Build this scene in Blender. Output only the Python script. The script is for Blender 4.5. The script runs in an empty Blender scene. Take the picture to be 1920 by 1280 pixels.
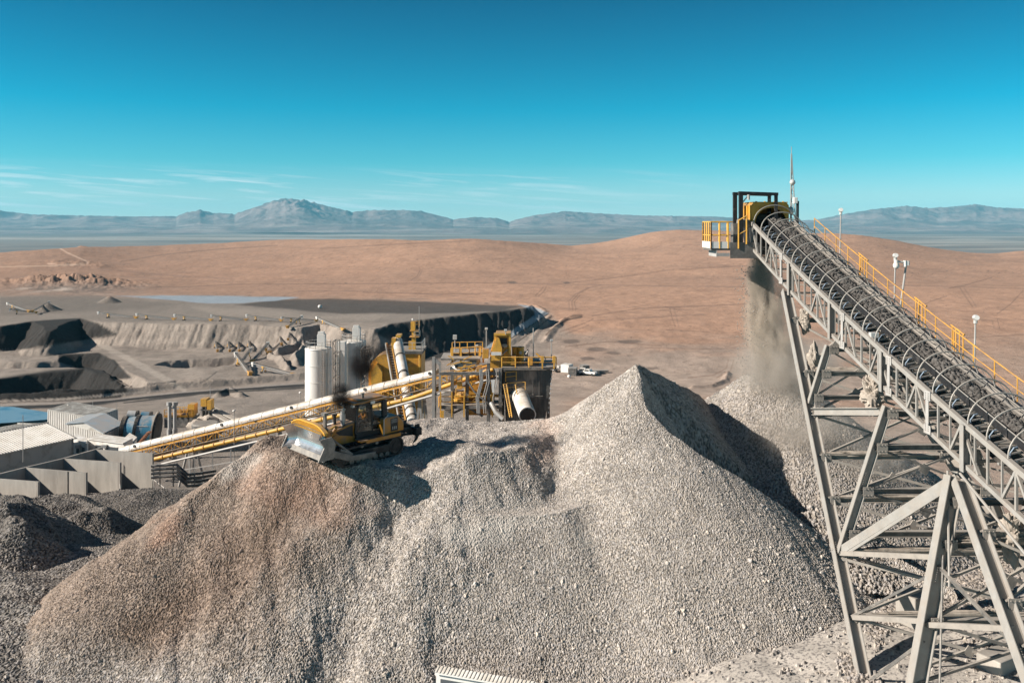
import bpy, math, random
import numpy as np
from mathutils import Vector, Matrix
random.seed(7)
R = math.radians
sc = bpy.context.scene
COL = sc.collection
F, CX, HY = 1600.0, 960.0, 418.0       # focal length in pixels, image centre column and horizon row of the 1920 x 1280 photograph

# ---------------------------------------------------------------- camera, sky, sun, exposure
cam_d = bpy.data.cameras.new('camera')
cam = bpy.data.objects.new('camera', cam_d)
COL.objects.link(cam)
cam.location = (0, 0, 0)
cam.rotation_euler = (R(90), 0, 0)
cam_d.sensor_width = 36.0
cam_d.lens = 36.0*F/1920
cam_d.shift_y = -(640-HY)/1920
cam_d.clip_start = 0.5
cam_d.clip_end = 60000
sc.camera = cam

SUN_AZ = (-0.98, -0.20)               # towards the sun, seen from above
SUN_EL = 30.5
world = bpy.data.worlds.new('World')
sc.world = world
world.use_nodes = True
wt = world.node_tree
wt.nodes.clear()
def N(t, kind, **kw):
    n = t.nodes.new(kind)
    for k, v in kw.items():
        setattr(n, k, v)
    return n
def L(t, a, b):
    t.links.new(a, b)
sky = N(wt, 'ShaderNodeTexSky', sky_type='NISHITA')
sky.sun_disc = False
sky.sun_elevation = R(SUN_EL)
sky.sun_rotation = math.atan2(SUN_AZ[0], SUN_AZ[1]) % (2*math.pi)
sky.altitude = 3000
sky.air_density = 1.0
sky.dust_density = 0.6
sky.ozone_density = 1.5
tc = N(wt, 'ShaderNodeTexCoord')
sep = N(wt, 'ShaderNodeSeparateXYZ')
L(wt, tc.outputs['Generated'], sep.inputs[0])
def ramp(t, src, stops, interp='LINEAR'):
    r = N(t, 'ShaderNodeValToRGB')
    cr = r.color_ramp
    cr.interpolation = interp
    while len(cr.elements) < len(stops):
        cr.elements.new(0.5)
    for e, (p, c) in zip(cr.elements, stops):
        e.position = p
        e.color = (c[0], c[1], c[2], 1)
    if src is not None:
        L(t, src, r.inputs[0])
    return r
SKY_TINT = [(0.0, (0.75, 1.0, 1.1)), (0.03, (0.66, 0.98, 1.0)), (0.07, (0.24, 0.97, 0.97)), (0.13, (0.0, 0.93, 1.0)),
            (0.25, (0.0, 0.57, 0.70)), (0.40, (0.22, 0.42, 0.5)), (1.0, (0.42, 0.46, 0.47))]
tint = ramp(wt, sep.outputs['Z'], SKY_TINT)
mulc = N(wt, 'ShaderNodeMix', data_type='RGBA', blend_type='MULTIPLY')
mulc.inputs['Factor'].default_value = 1.0
L(wt, sky.outputs[0], mulc.inputs['A'])
L(wt, tint.outputs[0], mulc.inputs['B'])
# cirrus: thin streaks low on the left
atz = N(wt, 'ShaderNodeMath', operation='ARCTAN2')
L(wt, sep.outputs['X'], atz.inputs[0])
L(wt, sep.outputs['Y'], atz.inputs[1])
comb = N(wt, 'ShaderNodeCombineXYZ')
L(wt, atz.outputs[0], comb.inputs[0])
zz = N(wt, 'ShaderNodeMath', operation='MULTIPLY_ADD')
L(wt, atz.outputs[0], zz.inputs[0]); zz.inputs[1].default_value = 0.06
L(wt, sep.outputs['Z'], zz.inputs[2])
L(wt, zz.outputs[0], comb.inputs[1])
mp = N(wt, 'ShaderNodeMapping')
mp.inputs['Scale'].default_value = (3.0, 60, 1)
mp.inputs['Location'].default_value = (1.3, 0.9, 0)
L(wt, comb.outputs[0], mp.inputs[0])
cn = N(wt, 'ShaderNodeTexNoise')
cn.inputs['Scale'].default_value = 2.2; cn.inputs['Detail'].default_value = 7; cn.inputs['Roughness'].default_value = 0.62
cn.inputs['Distortion'].default_value = 0.5
L(wt, mp.outputs[0], cn.inputs[0])
cr1 = ramp(wt, cn.outputs[0], [(0.50, (0, 0, 0)), (0.67, (1, 1, 1))])
elv = ramp(wt, sep.outputs['Z'], [(0.006, (0, 0, 0)), (0.018, (1, 1, 1)), (0.05, (0.9, 0.9, 0.9)), (0.064, (0, 0, 0))])
azs = N(wt, 'ShaderNodeMath', operation='MULTIPLY_ADD')
L(wt, atz.outputs[0], azs.inputs[0]); azs.inputs[1].default_value = 0.8; azs.inputs[2].default_value = 0.5
azr = ramp(wt, azs.outputs[0], [(0.0, (1, 1, 1)), (0.27, (0.9, 0.9, 0.9)), (0.42, (0.6, 0.6, 0.6)), (0.60, (0.4, 0.4, 0.4)), (0.72, (0, 0, 0))])
m1 = N(wt, 'ShaderNodeMath', operation='MULTIPLY'); L(wt, cr1.outputs[0], m1.inputs[0]); L(wt, elv.outputs[0], m1.inputs[1])
m2 = N(wt, 'ShaderNodeMath', operation='MULTIPLY'); L(wt, m1.outputs[0], m2.inputs[0]); L(wt, azr.outputs[0], m2.inputs[1])
m3 = N(wt, 'ShaderNodeMath', operation='MULTIPLY'); L(wt, m2.outputs[0], m3.inputs[0]); m3.inputs[1].default_value = 0.75
cmix = N(wt, 'ShaderNodeMix', data_type='RGBA')
L(wt, m3.outputs[0], cmix.inputs['Factor'])
L(wt, mulc.outputs['Result'], cmix.inputs['A'])
cmix.inputs['B'].default_value = (8.5, 9.2, 9.6, 1)
bg = N(wt, 'ShaderNodeBackground')
bg.inputs[1].default_value = 0.065
L(wt, cmix.outputs['Result'], bg.inputs[0])
wo = N(wt, 'ShaderNodeOutputWorld')
L(wt, bg.outputs[0], wo.inputs[0])

sd = bpy.data.lights.new('sun', 'SUN')
sd.energy = 4.75
sd.angle = R(0.53)
sd.color = (1.0, 0.93, 0.83)
sun = bpy.data.objects.new('sun', sd)
COL.objects.link(sun)
ce = math.cos(R(SUN_EL))
SV = Vector((SUN_AZ[0]*ce, SUN_AZ[1]*ce, math.sin(R(SUN_EL)))).normalized()
sun.rotation_euler = SV.to_track_quat('Z', 'Y').to_euler()
sun.location = (-60, -10, 40)

vs = sc.view_settings
vs.view_transform = 'Standard'
vs.look = 'None'
vs.gamma = 1
vs.use_curve_mapping = False
vs.exposure = 0.75
sc.render.engine = 'CYCLES'
cy = sc.cycles
cy.max_bounces = 6; cy.diffuse_bounces = 2; cy.glossy_bounces = 2; cy.transmission_bounces = 4; cy.volume_bounces = 1
cy.transparent_max_bounces = 12
cy.volume_step_rate = 1.0
cy.volume_max_steps = 128
cy.caustics_reflective = False; cy.caustics_refractive = False
try:
    cy.use_denoising = True
    cy.denoiser = 'OPENIMAGEDENOISE'
except Exception:
    pass

# ---------------------------------------------------------------- helpers
def at(px, py, D):
    return Vector(((px-CX)/F*D, D, (HY-py)/F*D))
def onz(px, py, z):
    D = -z*F/(py-HY)
    return ((px-CX)/F*D, D)

def tag(o, label=None, cat=None, group=None, kind=None):
    if label: o['label'] = label
    if cat: o['category'] = cat
    if group: o['group'] = group
    if kind: o['kind'] = kind
    return o
def empty(name, loc, label, cat, group=None):
    o = bpy.data.objects.new(name, None)
    o.empty_display_size = 0.3
    COL.objects.link(o)
    o.location = loc
    return tag(o, label, cat, group)
def copy_tree(o, parent=None):
    c = o.copy(); COL.objects.link(c)
    if parent is not None:
        c.parent = parent
    for ch in list(o.children):
        copy_tree(ch, c)
    return c

class MB:
    def __init__(s):
        s.v = []; s.f = []
    def add(s, vs_, fs_):
        b = len(s.v)
        s.v.extend([tuple(p) for p in vs_])
        s.f.extend([tuple(b+i for i in f) for f in fs_])
        return s
    def box(s, c, sz, M=None):
        x, y, z = sz[0]/2, sz[1]/2, sz[2]/2
        vs_ = [Vector((a, b, d)) for a in (-x, x) for b in (-y, y) for d in (-z, z)]
        c = Vector(c)
        if M is not None:
            vs_ = [M @ p for p in vs_]
        s.add([p+c for p in vs_], [(0, 1, 3, 2), (4, 6, 7, 5), (0, 4, 5, 1), (2, 3, 7, 6), (0, 2, 6, 4), (1, 5, 7, 3)])
        return s
    def bb(s, a, b):
        a = Vector(a); b = Vector(b)
        return s.box((a+b)/2, b-a)
    def frame(s, p, q, up=(0, 0, 1)):
        p = Vector(p); q = Vector(q)
        d = (q-p)
        ln = d.length
        d = d/ln
        up = Vector(up)
        if abs(d.dot(up)) > 0.98:
            up = Vector((0, 1, 0)) if abs(d.y) < .9 else Vector((1, 0, 0))
        w = d.cross(up).normalized()
        u = w.cross(d).normalized()
        return p, q, d, w, u, ln
    def beam(s, p, q, w, h=None, up=(0, 0, 1)):
        h = w if h is None else h
        p, q, d, a, u, ln = s.frame(p, q, up)
        vs_ = []
        for e in (p, q):
            for i, j in ((-1, -1), (1, -1), (1, 1), (-1, 1)):
                vs_.append(e + a*(i*w/2) + u*(j*h/2))
        s.add(vs_, [(0, 3, 2, 1), (4, 5, 6, 7), (0, 1, 5, 4), (1, 2, 6, 5), (2, 3, 7, 6), (3, 0, 4, 7)])
        return s
    def ibeam(s, p, q, w, h, t=0.03, up=(0, 0, 1)):
        p, q, d, a, u, ln = s.frame(p, q, up)
        for k in (-1, 1):
            s.beam(p+u*k*(h/2-t/2), q+u*k*(h/2-t/2), w, t, up)
        s.beam(p, q, t, h-2*t-.002, up)
        return s
    def chan(s, p, q, w, h, t=0.025, up=(0, 0, 1)):      # two side plates and a web: an H seen from the side
        p, q, d, a, u, ln = s.frame(p, q, up)
        for k in (-1, 1):
            s.beam(p+a*k*(w/2-t/2), q+a*k*(w/2-t/2), t, h, up)
        s.beam(p, q, w-2*t-.002, t, up)
        return s
    def tube(s, p, q, r, n=10, r2=None, caps=True):
        p, q, d, a, u, ln = s.frame(p, q)
        r2 = r if r2 is None else r2
        vs_ = []
        for e, rr in ((p, r), (q, r2)):
            for i in range(n):
                t = 2*math.pi*i/n
                vs_.append(e + a*math.cos(t)*rr + u*math.sin(t)*rr)
        fs_ = [(i, (i+1) % n, n+(i+1) % n, n+i) for i in range(n)]
        if caps:
            fs_ += [tuple(range(n-1, -1, -1)), tuple(range(n, 2*n))]
        s.add(vs_, fs_)
        return s
    def path(s, pts, r, n=7):
        pts = [Vector(p) for p in pts]
        rings = []
        pu = None
        for i, p in enumerate(pts):
            d = (pts[min(i+1, len(pts)-1)]-pts[max(i-1, 0)]).normalized()
            up = Vector((0, 0, 1)) if pu is None else pu
            if abs(d.dot(up)) > .98:
                up = Vector((0, 1, 0)) if abs(d.y) < .9 else Vector((1, 0, 0))
            w = d.cross(up).normalized(); u = w.cross(d).normalized(); pu = u
            rings.append([p + w*math.cos(2*math.pi*k/n)*r + u*math.sin(2*math.pi*k/n)*r for k in range(n)])
        vs_ = [v for rg in rings for v in rg]
        fs_ = []
        for i in range(len(pts)-1):
            for k in range(n):
                fs_.append((i*n+k, i*n+(k+1) % n, (i+1)*n+(k+1) % n, (i+1)*n+k))
        fs_ += [tuple(range(n-1, -1, -1)), tuple(range((len(pts)-1)*n, len(pts)*n))]
        s.add(vs_, fs_)
        return s
    def lathe(s, c, prof, n=20, M=None):
        c = Vector(c); vs_ = []
        for r, z in prof:
            for k in range(n):
                t = 2*math.pi*k/n
                p = Vector((r*math.cos(t), r*math.sin(t), z))
                if M is not None: p = M @ p
                vs_.append(c+p)
        fs_ = []
        m = len(prof)
        for i in range(m-1):
            for k in range(n):
                fs_.append((i*n+k, i*n+(k+1) % n, (i+1)*n+(k+1) % n, (i+1)*n+k))
        if prof[0][0] > 1e-4: fs_.append(tuple(range(n-1, -1, -1)))
        if prof[-1][0] > 1e-4: fs_.append(tuple(range((m-1)*n, m*n)))
        s.add(vs_, fs_)
        return s
    def prism(s, poly, off):
        off = Vector(off); n = len(poly)
        a = [Vector(p) for p in poly]
        s.add(a+[p+off for p in a], [tuple(range(n-1, -1, -1)), tuple(range(n, 2*n))] + [(i, (i+1) % n, n+(i+1) % n, n+i) for i in range(n)])
        return s
    def sphere(s, c, r, n=10, m=7, sq=(1, 1, 1)):
        c = Vector(c)
        prof = [(math.sin(math.pi*i/m)*r, -math.cos(math.pi*i/m)*r) for i in range(m+1)]
        b = len(s.v)
        s.lathe((0, 0, 0), [(max(a, 1e-5), z) for a, z in prof], n)
        for i in range(b, len(s.v)):
            v = s.v[i]
            s.v[i] = (v[0]*sq[0]+c.x, v[1]*sq[1]+c.y, v[2]*sq[2]+c.z)
        return s
    def xf(s, M):
        s.v = [tuple(M @ Vector(v)) for v in s.v]
        return s
    def build(s, name, mat, parent=None, smooth=False, bevel=0):
        me = bpy.data.meshes.new(name)
        me.from_pydata(s.v, [], s.f)
        me.validate(verbose=False)
        o = bpy.data.objects.new(name, me)
        COL.objects.link(o)
        me.materials.append(mat)
        if smooth:
            me.polygons.foreach_set('use_smooth', [True]*len(me.polygons))
            try: me.set_sharp_from_angle(angle=R(38))
            except Exception: pass
        if bevel:
            b = o.modifiers.new('bevel', 'BEVEL'); b.width = bevel; b.segments = 2; b.limit_method = 'ANGLE'
        if parent is not None:
            o.parent = parent
            if parent.type == 'EMPTY':
                o.matrix_parent_inverse = Matrix.Translation(-parent.location)
        return o

def mat(name, col, rough=.6, metal=0., var=.12, scale=3., dirt=None, dirt_amt=.0, dirt_scale=1.2, bump=0., spec=.4, streak=False):
    m = bpy.data.materials.new(name); m.use_nodes = True
    t = m.node_tree; b = t.nodes['Principled BSDF']
    b.inputs['Roughness'].default_value = rough; b.inputs['Metallic'].default_value = metal
    b.inputs['Specular IOR Level'].default_value = spec
    tcn = N(t, 'ShaderNodeTexCoord')
    mpn = N(t, 'ShaderNodeMapping'); L(t, tcn.outputs['Object'], mpn.inputs[0])
    if streak: mpn.inputs['Scale'].default_value = (1, 1, .22)
    n1 = N(t, 'ShaderNodeTexNoise'); n1.inputs['Scale'].default_value = scale; n1.inputs['Detail'].default_value = 6
    n1.inputs['Roughness'].default_value = .65
    L(t, mpn.outputs[0], n1.inputs[0])
    c0 = tuple(max(0, c*(1-var*1.6)) for c in col); c1 = tuple(min(1, c*(1+var*1.2)) for c in col)
    r1 = ramp(t, n1.outputs[0], [(.3, c0), (.7, c1)])
    out = r1.outputs[0]
    if dirt is not None:
        n2 = N(t, 'ShaderNodeTexNoise'); n2.inputs['Scale'].default_value = dirt_scale; n2.inputs['Detail'].default_value = 8
        n2.inputs['Roughness'].default_value = .7
        L(t, mpn.outputs[0], n2.inputs[0])
        # dust settles on faces that look up
        ge = N(t, 'ShaderNodeNewGeometry'); sp = N(t, 'ShaderNodeSeparateXYZ'); L(t, ge.outputs['Normal'], sp.inputs[0])
        ad = N(t, 'ShaderNodeMath', operation='MULTIPLY_ADD'); L(t, sp.outputs['Z'], ad.inputs[0]); ad.inputs[1].default_value = .22
        L(t, n2.outputs[0], ad.inputs[2])
        r2 = ramp(t, ad.outputs[0], [(max(.02, .62-.45*dirt_amt), (0, 0, 0)), (.82-.3*dirt_amt, (1, 1, 1))])
        mx = N(t, 'ShaderNodeMix', data_type='RGBA')
        L(t, r2.outputs[0], mx.inputs['Factor']); L(t, out, mx.inputs['A']); mx.inputs['B'].default_value = (*dirt, 1)
        out = mx.outputs['Result']
    L(t, out, b.inputs['Base Color'])
    if bump:
        bp = N(t, 'ShaderNodeBump'); bp.inputs['Strength'].default_value = bump; bp.inputs['Distance'].default_value = .03
        L(t, n1.outputs[0], bp.inputs['Height']); L(t, bp.outputs[0], b.inputs['Normal'])
    return m
def corrugated(name, col, scale, axis=0, dirt=(.3, .26, .22), amt=.25):
    m = mat(name, col, .5, 0., .05, .6, dirt, amt, .8)
    t = m.node_tree; b = t.nodes['Principled BSDF']
    tcn = N(t, 'ShaderNodeTexCoord')
    w = N(t, 'ShaderNodeTexWave', wave_type='BANDS', bands_direction='XYZ'[axis])
    w.inputs['Scale'].default_value = scale
    L(t, tcn.outputs['Object'], w.inputs[0])
    bp = N(t, 'ShaderNodeBump'); bp.inputs['Strength'].default_value = .9; bp.inputs['Distance'].default_value = .06
    L(t, w.outputs[1], bp.inputs['Height']); L(t, bp.outputs[0], b.inputs['Normal'])
    return m

DUST = (.355, .315, .275)
M = dict(
    steel=mat('galvanised_steel', (.365, .345, .32), .55, .1, .12, 2.0, DUST, .45, 1.4, .15),
    steel_dark=mat('dark_steel', (.16, .15, .14), .6, .1, .25, 2.5, DUST, .30, 1.2, .2),
    dusty=mat('dusty_steel', (.30, .27, .24), .85, 0, .2, 2.0, DUST, .6, 1.6, .3),
    black=mat('black_steel', (.022, .022, .024), .55, .0, .3, 3.0, (.2, .17, .14), .12, 1.5),
    rubber=mat('rubber_belt', (.018, .018, .019), .75, 0, .3, 5.0, (.14, .125, .11), .25, 2.0),
    yellow=mat('yellow_paint', (.72, .36, .055), .5, 0, .14, 2.0, (.33, .19, .09), .30, 1.6),
    yellow_b=mat('yellow_paint_bright', (.80, .43, .07), .5, 0, .1, 3.0, (.4, .25, .12), .2, 2.0),
    yellow_dz=mat('yellow_machine_paint', (.50, .205, .022), .42, 0, .16, 1.5, (.22, .155, .11), .34, 1.4),
    white=mat('white_paint', (.84, .80, .75), .5, 0, .05, 1.0, (.56, .50, .43), .15, .7, streak=True),
    tube=mat('white_cover_sheet', (.80, .77, .73), .5, 0, .05, .8, (.50, .42, .34), .25, .5),
    concrete=mat('concrete', (.43, .39, .345), .85, 0, .14, .9, (.28, .25, .22), .30, .5, .3, streak=True),
    concrete_l=mat('pale_concrete', (.58, .53, .47), .9, 0, .1, 1.2, (.42, .36, .30), .3, .9, .3),
    grey=mat('grey_paint', (.42, .40, .38), .6, 0, .1, 1.5, DUST, .3, 1),
    greyd=mat('dark_grey_sheet', (.10, .097, .092), .7, 0, .3, .7, (.27, .24, .21), .35, .6, streak=True),
    blue=mat('blue_paint', (.055, .20, .31), .4, 0, .15, 1.2, (.30, .30, .30), .2, .9),
    blade=mat('worn_blade_steel', (.62, .61, .60), .26, .85, .12, 1.4, (.35, .31, .27), .10, 1.8, .10, spec=.6),
    blade_d=mat('dull_blade_steel', (.22, .20, .185), .55, .3, .25, 3., DUST, .3, 1.4, .2),
    glass=mat('dark_glass', (.035, .045, .05), .08, 0, .05, 1., spec=.8),
    window=mat('window_glass', (.10, .11, .12), .15, 0, .1, 1., spec=.8),
    lampw=mat('lamp_housing', (.62, .60, .57), .4, .2, .1, 4.),
    pipe=mat('grey_pipe', (.46, .44, .42), .45, .3, .1, 2., DUST, .3, 1.),
    hdpe=mat('black_pipe', (.03, .03, .032), .35, 0, .2, 2., (.3, .27, .24), .15, 1., spec=.6),
    bluemet=mat('blue_grey_steel', (.16, .21, .27), .5, .2, .1, 3.),
    orange=mat('hi_vis_cloth', (.85, .28, .03), .8, 0, .1, 6.),
    navy=mat('dark_work_cloth', (.03, .035, .05), .9, 0, .2, 6.),
    skin=mat('skin', (.42, .25, .17), .55, 0, .05, 6.),
    roofw=corrugated('white_corrugated_roof', (.72, .68, .63), 5.0, 0),
    clad=corrugated('white_corrugated_wall', (.74, .71, .66), 5.0, 0),
    clady=corrugated('pale_corrugated_wall', (.60, .57, .53), 5.0, 1),
    roofb=corrugated('pale_blue_roof', (.34, .44, .52), 4.0, 0, (.45, .42, .4), .2),
    liner=mat('blue_liner', (.02, .14, .25), .3, 0, .2, .35, (.16, .26, .33), .3, .25),
    rubble=mat('caked_dust', (.40, .34, .285), .95, 0, .22, 3., bump=.8),
)

# ---------------------------------------------------------------- noise and stones (numpy)
def hsh(ix, iy, s):
    h = (ix.astype(np.int64)*374761393 + iy.astype(np.int64)*668265263 + s*2147483647*31) & 0xffffffff
    h = ((h ^ (h >> 13))*1274126177) & 0xffffffff
    h = h ^ (h >> 16)
    h = (h*2246822519) & 0xffffffff
    h = h ^ (h >> 15)
    return (h & 0xffffff).astype(np.float64)/float(0x1000000)
def vn(x, y, s=0):
    ix = np.floor(x); iy = np.floor(y); fx = x-ix; fy = y-iy
    fx = fx*fx*fx*(fx*(fx*6-15)+10); fy = fy*fy*fy*(fy*(fy*6-15)+10)
    a = hsh(ix, iy, s); b = hsh(ix+1, iy, s); c = hsh(ix, iy+1, s); d = hsh(ix+1, iy+1, s)
    return (a*(1-fx)+b*fx)*(1-fy)+(c*(1-fx)+d*fx)*fy
def fbm(x, y, o=4, s=0, g=.5):
    t = 0; a = 1; n = 0
    for i in range(o):
        t = t+a*vn(x, y, s+i*17); n += a; a *= g
        x, y = x*2.03*.8-y*2.03*.6+3.1, x*2.03*.6+y*2.03*.8+7.7
    return t/n
def ss(a, b, x):
    t = np.clip((x-a)/(b-a), 0, 1)
    return t*t*(3-2*t)
def stones(x, y, cell, s=0):
    """height of a bed of loose angular stones and a random value per stone"""
    gx = x/cell; gy = y/cell
    ix = np.floor(gx); iy = np.floor(gy)
    best = np.full(x.shape, -1.0); rid = np.zeros(x.shape)
    for dx in (-1, 0, 1):
        for dy in (-1, 0, 1):
            cx = ix+dx; cy_ = iy+dy
            jx = hsh(cx, cy_, s); jy = hsh(cx, cy_, s+1); r = .42+.42*hsh(cx, cy_, s+2)**2
            h0 = hsh(cx, cy_, s+3)*.55
            ang = hsh(cx, cy_, s+5)*6.283; tl = (hsh(cx, cy_, s+6)-.3)*1.1
            ddx = gx-cx-jx; ddy = gy-cy_-jy
            d = np.sqrt(ddx*ddx+ddy*ddy)/r
            h = (h0+.75*np.sqrt(np.clip(1-d*d, 0, 1))*r*1.5 + tl*(np.cos(ang)*ddx+np.sin(ang)*ddy))
            h = np.where(d < 1, h, -1)
            k = h > best
            best = np.where(k, h, best)
            rid = np.where(k, hsh(cx, cy_, s+4), rid)
    return np.clip(best, -.15, 2)*cell, rid
def sdpoly(x, y, poly):
    """signed distance, negative inside"""
    d = np.full(x.shape, 1e18); ins = np.zeros(x.shape, bool)
    n = len(poly)
    for i in range(n):
        ax, ay = poly[i]; bx, by = poly[(i+1) % n]
        ex, ey = bx-ax, by-ay
        L2 = ex*ex+ey*ey+1e-12
        t = np.clip(((x-ax)*ex+(y-ay)*ey)/L2, 0, 1)
        dd = (x-ax-ex*t)**2+(y-ay-ey*t)**2
        d = np.minimum(d, dd)
        if ay != by:
            c = ((ay > y) != (by > y)) & (x < (bx-ax)*(y-ay)/(by-ay)+ax)
            ins ^= c
    d = np.sqrt(d)
    return np.where(ins, -d, d)
def dline(x, y, pts):
    d = np.full(x.shape, 1e18)
    for (ax, ay), (bx, by) in zip(pts[:-1], pts[1:]):
        ex, ey = bx-ax, by-ay
        t = np.clip(((x-ax)*ex+(y-ay)*ey)/(ex*ex+ey*ey+1e-12), 0, 1)
        d = np.minimum(d, (x-ax-ex*t)**2+(y-ay-ey*t)**2)
    return np.sqrt(d)
def ridge(x, y, pts, slope):
    """repose surface falling away from a crest line of 3D points"""
    h = np.full(x.shape, -1e9)
    for a, b in zip(pts[:-1], pts[1:]):
        ex, ey = b[0]-a[0], b[1]-a[1]
        t = np.clip(((x-a[0])*ex+(y-a[1])*ey)/(ex*ex+ey*ey+1e-12), 0, 1)
        d = np.sqrt((x-a[0]-ex*t)**2+(y-a[1]-ey*t)**2)
        h = np.maximum(h, a[2]+(b[2]-a[2])*t-slope*d)
    return h
def smax(a, b, k):
    m = np.maximum(a, b); d = np.abs(a-b)
    return m + np.where(d < k, (k-d)**2/(4*k), 0)

def grid_mesh(name, X, Y, Z, C, mat_, keep=None, smooth=False):
    ny, nx = X.shape
    co = np.empty((ny*nx, 3), np.float32)
    co[:, 0] = X.ravel(); co[:, 1] = Y.ravel(); co[:, 2] = Z.ravel()
    idx = np.arange(ny*nx).reshape(ny, nx)
    q = np.stack([idx[:-1, :-1], idx[:-1, 1:], idx[1:, 1:], idx[1:, :-1]], -1).reshape(-1, 4)
    if keep is not None:
        k = keep
        kq = (k[:-1, :-1] | k[:-1, 1:] | k[1:, 1:] | k[1:, :-1]).ravel()
        q = q[kq]
        used = np.zeros(ny*nx, bool); used[q.ravel()] = True
        remap = np.cumsum(used)-1
        q = remap[q]; co = co[used]; C = C.reshape(-1, 3)[used]
    me = bpy.data.meshes.new(name)
    me.vertices.add(len(co)); me.vertices.foreach_set('co', co.ravel())
    me.loops.add(len(q)*4); me.loops.foreach_set('vertex_index', q.astype(np.int32).ravel())
    me.polygons.add(len(q)); me.polygons.foreach_set('loop_start', (np.arange(len(q))*4).astype(np.int32))
    me.update()
    a = me.color_attributes.new('Col', 'FLOAT_COLOR', 'POINT')
    cc = np.ones((len(co), 4), np.float32); cc[:, :3] = C.reshape(-1, 3)
    a.data.foreach_set('color', cc.ravel())
    me.polygons.foreach_set('use_smooth', np.full(len(q), smooth))
    me.materials.append(mat_)
    o = bpy.data.objects.new(name, me)
    COL.objects.link(o)
    return o
def colmat(name, rough=.95, nscale=(3., .25), amt=.12, bump=0., bdist=.05, bscale=2.):
    m = bpy.data.materials.new(name); m.use_nodes = True
    t = m.node_tree; b = t.nodes['Principled BSDF']
    b.inputs['Roughness'].default_value = rough; b.inputs['Specular IOR Level'].default_value = .15
    vc = N(t, 'ShaderNodeVertexColor', layer_name='Col')
    tcn = N(t, 'ShaderNodeTexCoord')
    out = vc.outputs[0]
    for sc_ in nscale:
        n1 = N(t, 'ShaderNodeTexNoise'); n1.inputs['Scale'].default_value = sc_; n1.inputs['Detail'].default_value = 7
        n1.inputs['Roughness'].default_value = .7
        L(t, tcn.outputs['Object'], n1.inputs[0])
        r1 = ramp(t, n1.outputs[0], [(.3, (1-amt*1.5,)*3), (.7, (1+amt,)*3)])
        mx = N(t, 'ShaderNodeMix', data_type='RGBA', blend_type='MULTIPLY'); mx.inputs['Factor'].default_value = 1
        L(t, out, mx.inputs['A']); L(t, r1.outputs[0], mx.inputs['B'])
        out = mx.outputs['Result']
    L(t, out, b.inputs['Base Color'])
    if bump:
        n3 = N(t, 'ShaderNodeTexNoise'); n3.inputs['Scale'].default_value = bscale; n3.inputs['Detail'].default_value = 8
        n3.inputs['Roughness'].default_value = .75
        L(t, tcn.outputs['Object'], n3.inputs[0])
        bp = N(t, 'ShaderNodeBump'); bp.inputs['Strength'].default_value = bump; bp.inputs['Distance'].default_value = bdist
        L(t, n3.outputs[0], bp.inputs['Height']); L(t, bp.outputs[0], b.inputs['Normal'])
    return m

# ================================================================ TERRAIN: one sheet to the horizon
def P(*a): return [(float(x), float(y)) for x, y in a]
def zpoly(pts, z): return [onz(px, py, z) for px, py in pts]
Zt = [0, 30, 45, 60, 75, 90, 105, 125, 150, 180, 215, 250, 300, 345, 420, 480]
Zl = [-21.5, -21.5, -22.5, -24.5, -27.5, -29.5, -32, -33, -36, -39, -42, -44, -42, -39, -38.5, -37.5]
Zl2 = [-21.5, -21.5, -22.5, -24.5, -27.5, -29.5, -32, -33, -35, -37.4, -38.6, -39.2, -39.4, -39.0, -38.5, -37.5]
CRX = [-900, -200, 0, 100, 145, 200, 300, 420, 520, 620, 700, 800, 870, 960, 1030, 1065, 1130, 1180, 1230, 1275, 1340, 1450, 1560, 1620, 1700, 1760, 1820, 1870, 1920, 2200, 2900]
CRY = [482, 478, 476, 468, 464, 464, 461, 456, 450, 449, 449, 451, 447, 453, 458, 462, 455, 444, 434, 430, 432, 438, 437, 441, 456, 468, 476, 477, 471, 466, 462]
HEAP = zpoly([(-900, 600), (-60, 606), (0, 613), (30, 609), (60, 603), (92, 621), (110, 612), (150, 597), (180, 604), (215, 605), (300, 607), (400, 609), (470, 609), (560, 613),
              (600, 606), (640, 616), (700, 616), (735, 606), (800, 600), (850, 594), (905, 587), (960, 582), (1000, 575),
              (985, 571), (880, 569), (760, 563), (640, 559), (500, 556), (300, 554), (100, 552), (0, 552), (-900, 552)], -33)
DROP = zpoly([(-900, 735), (-60, 722), (0, 713), (50, 702), (100, 697), (150, 692), (165, 690), (185, 702), (212, 708), (238, 712), (262, 722), (275, 738), (240, 742), (150, 746), (0, 757), (-900, 790)], -39)
PITA = zpoly([(110, 672), (125, 664), (155, 661), (190, 662), (205, 668), (220, 684), (240, 700), (262, 712), (285, 728), (262, 730), (238, 722), (200, 706), (160, 690), (60, 686), (-120, 692), (-300, 692), (-300, 678), (0, 676), (70, 676)], -39)
PITC = zpoly([(290, 685), (312, 679), (350, 673), (400, 671), (446, 668), (452, 673), (438, 688), (405, 695), (350, 696), (315, 692)], -39)
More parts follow.
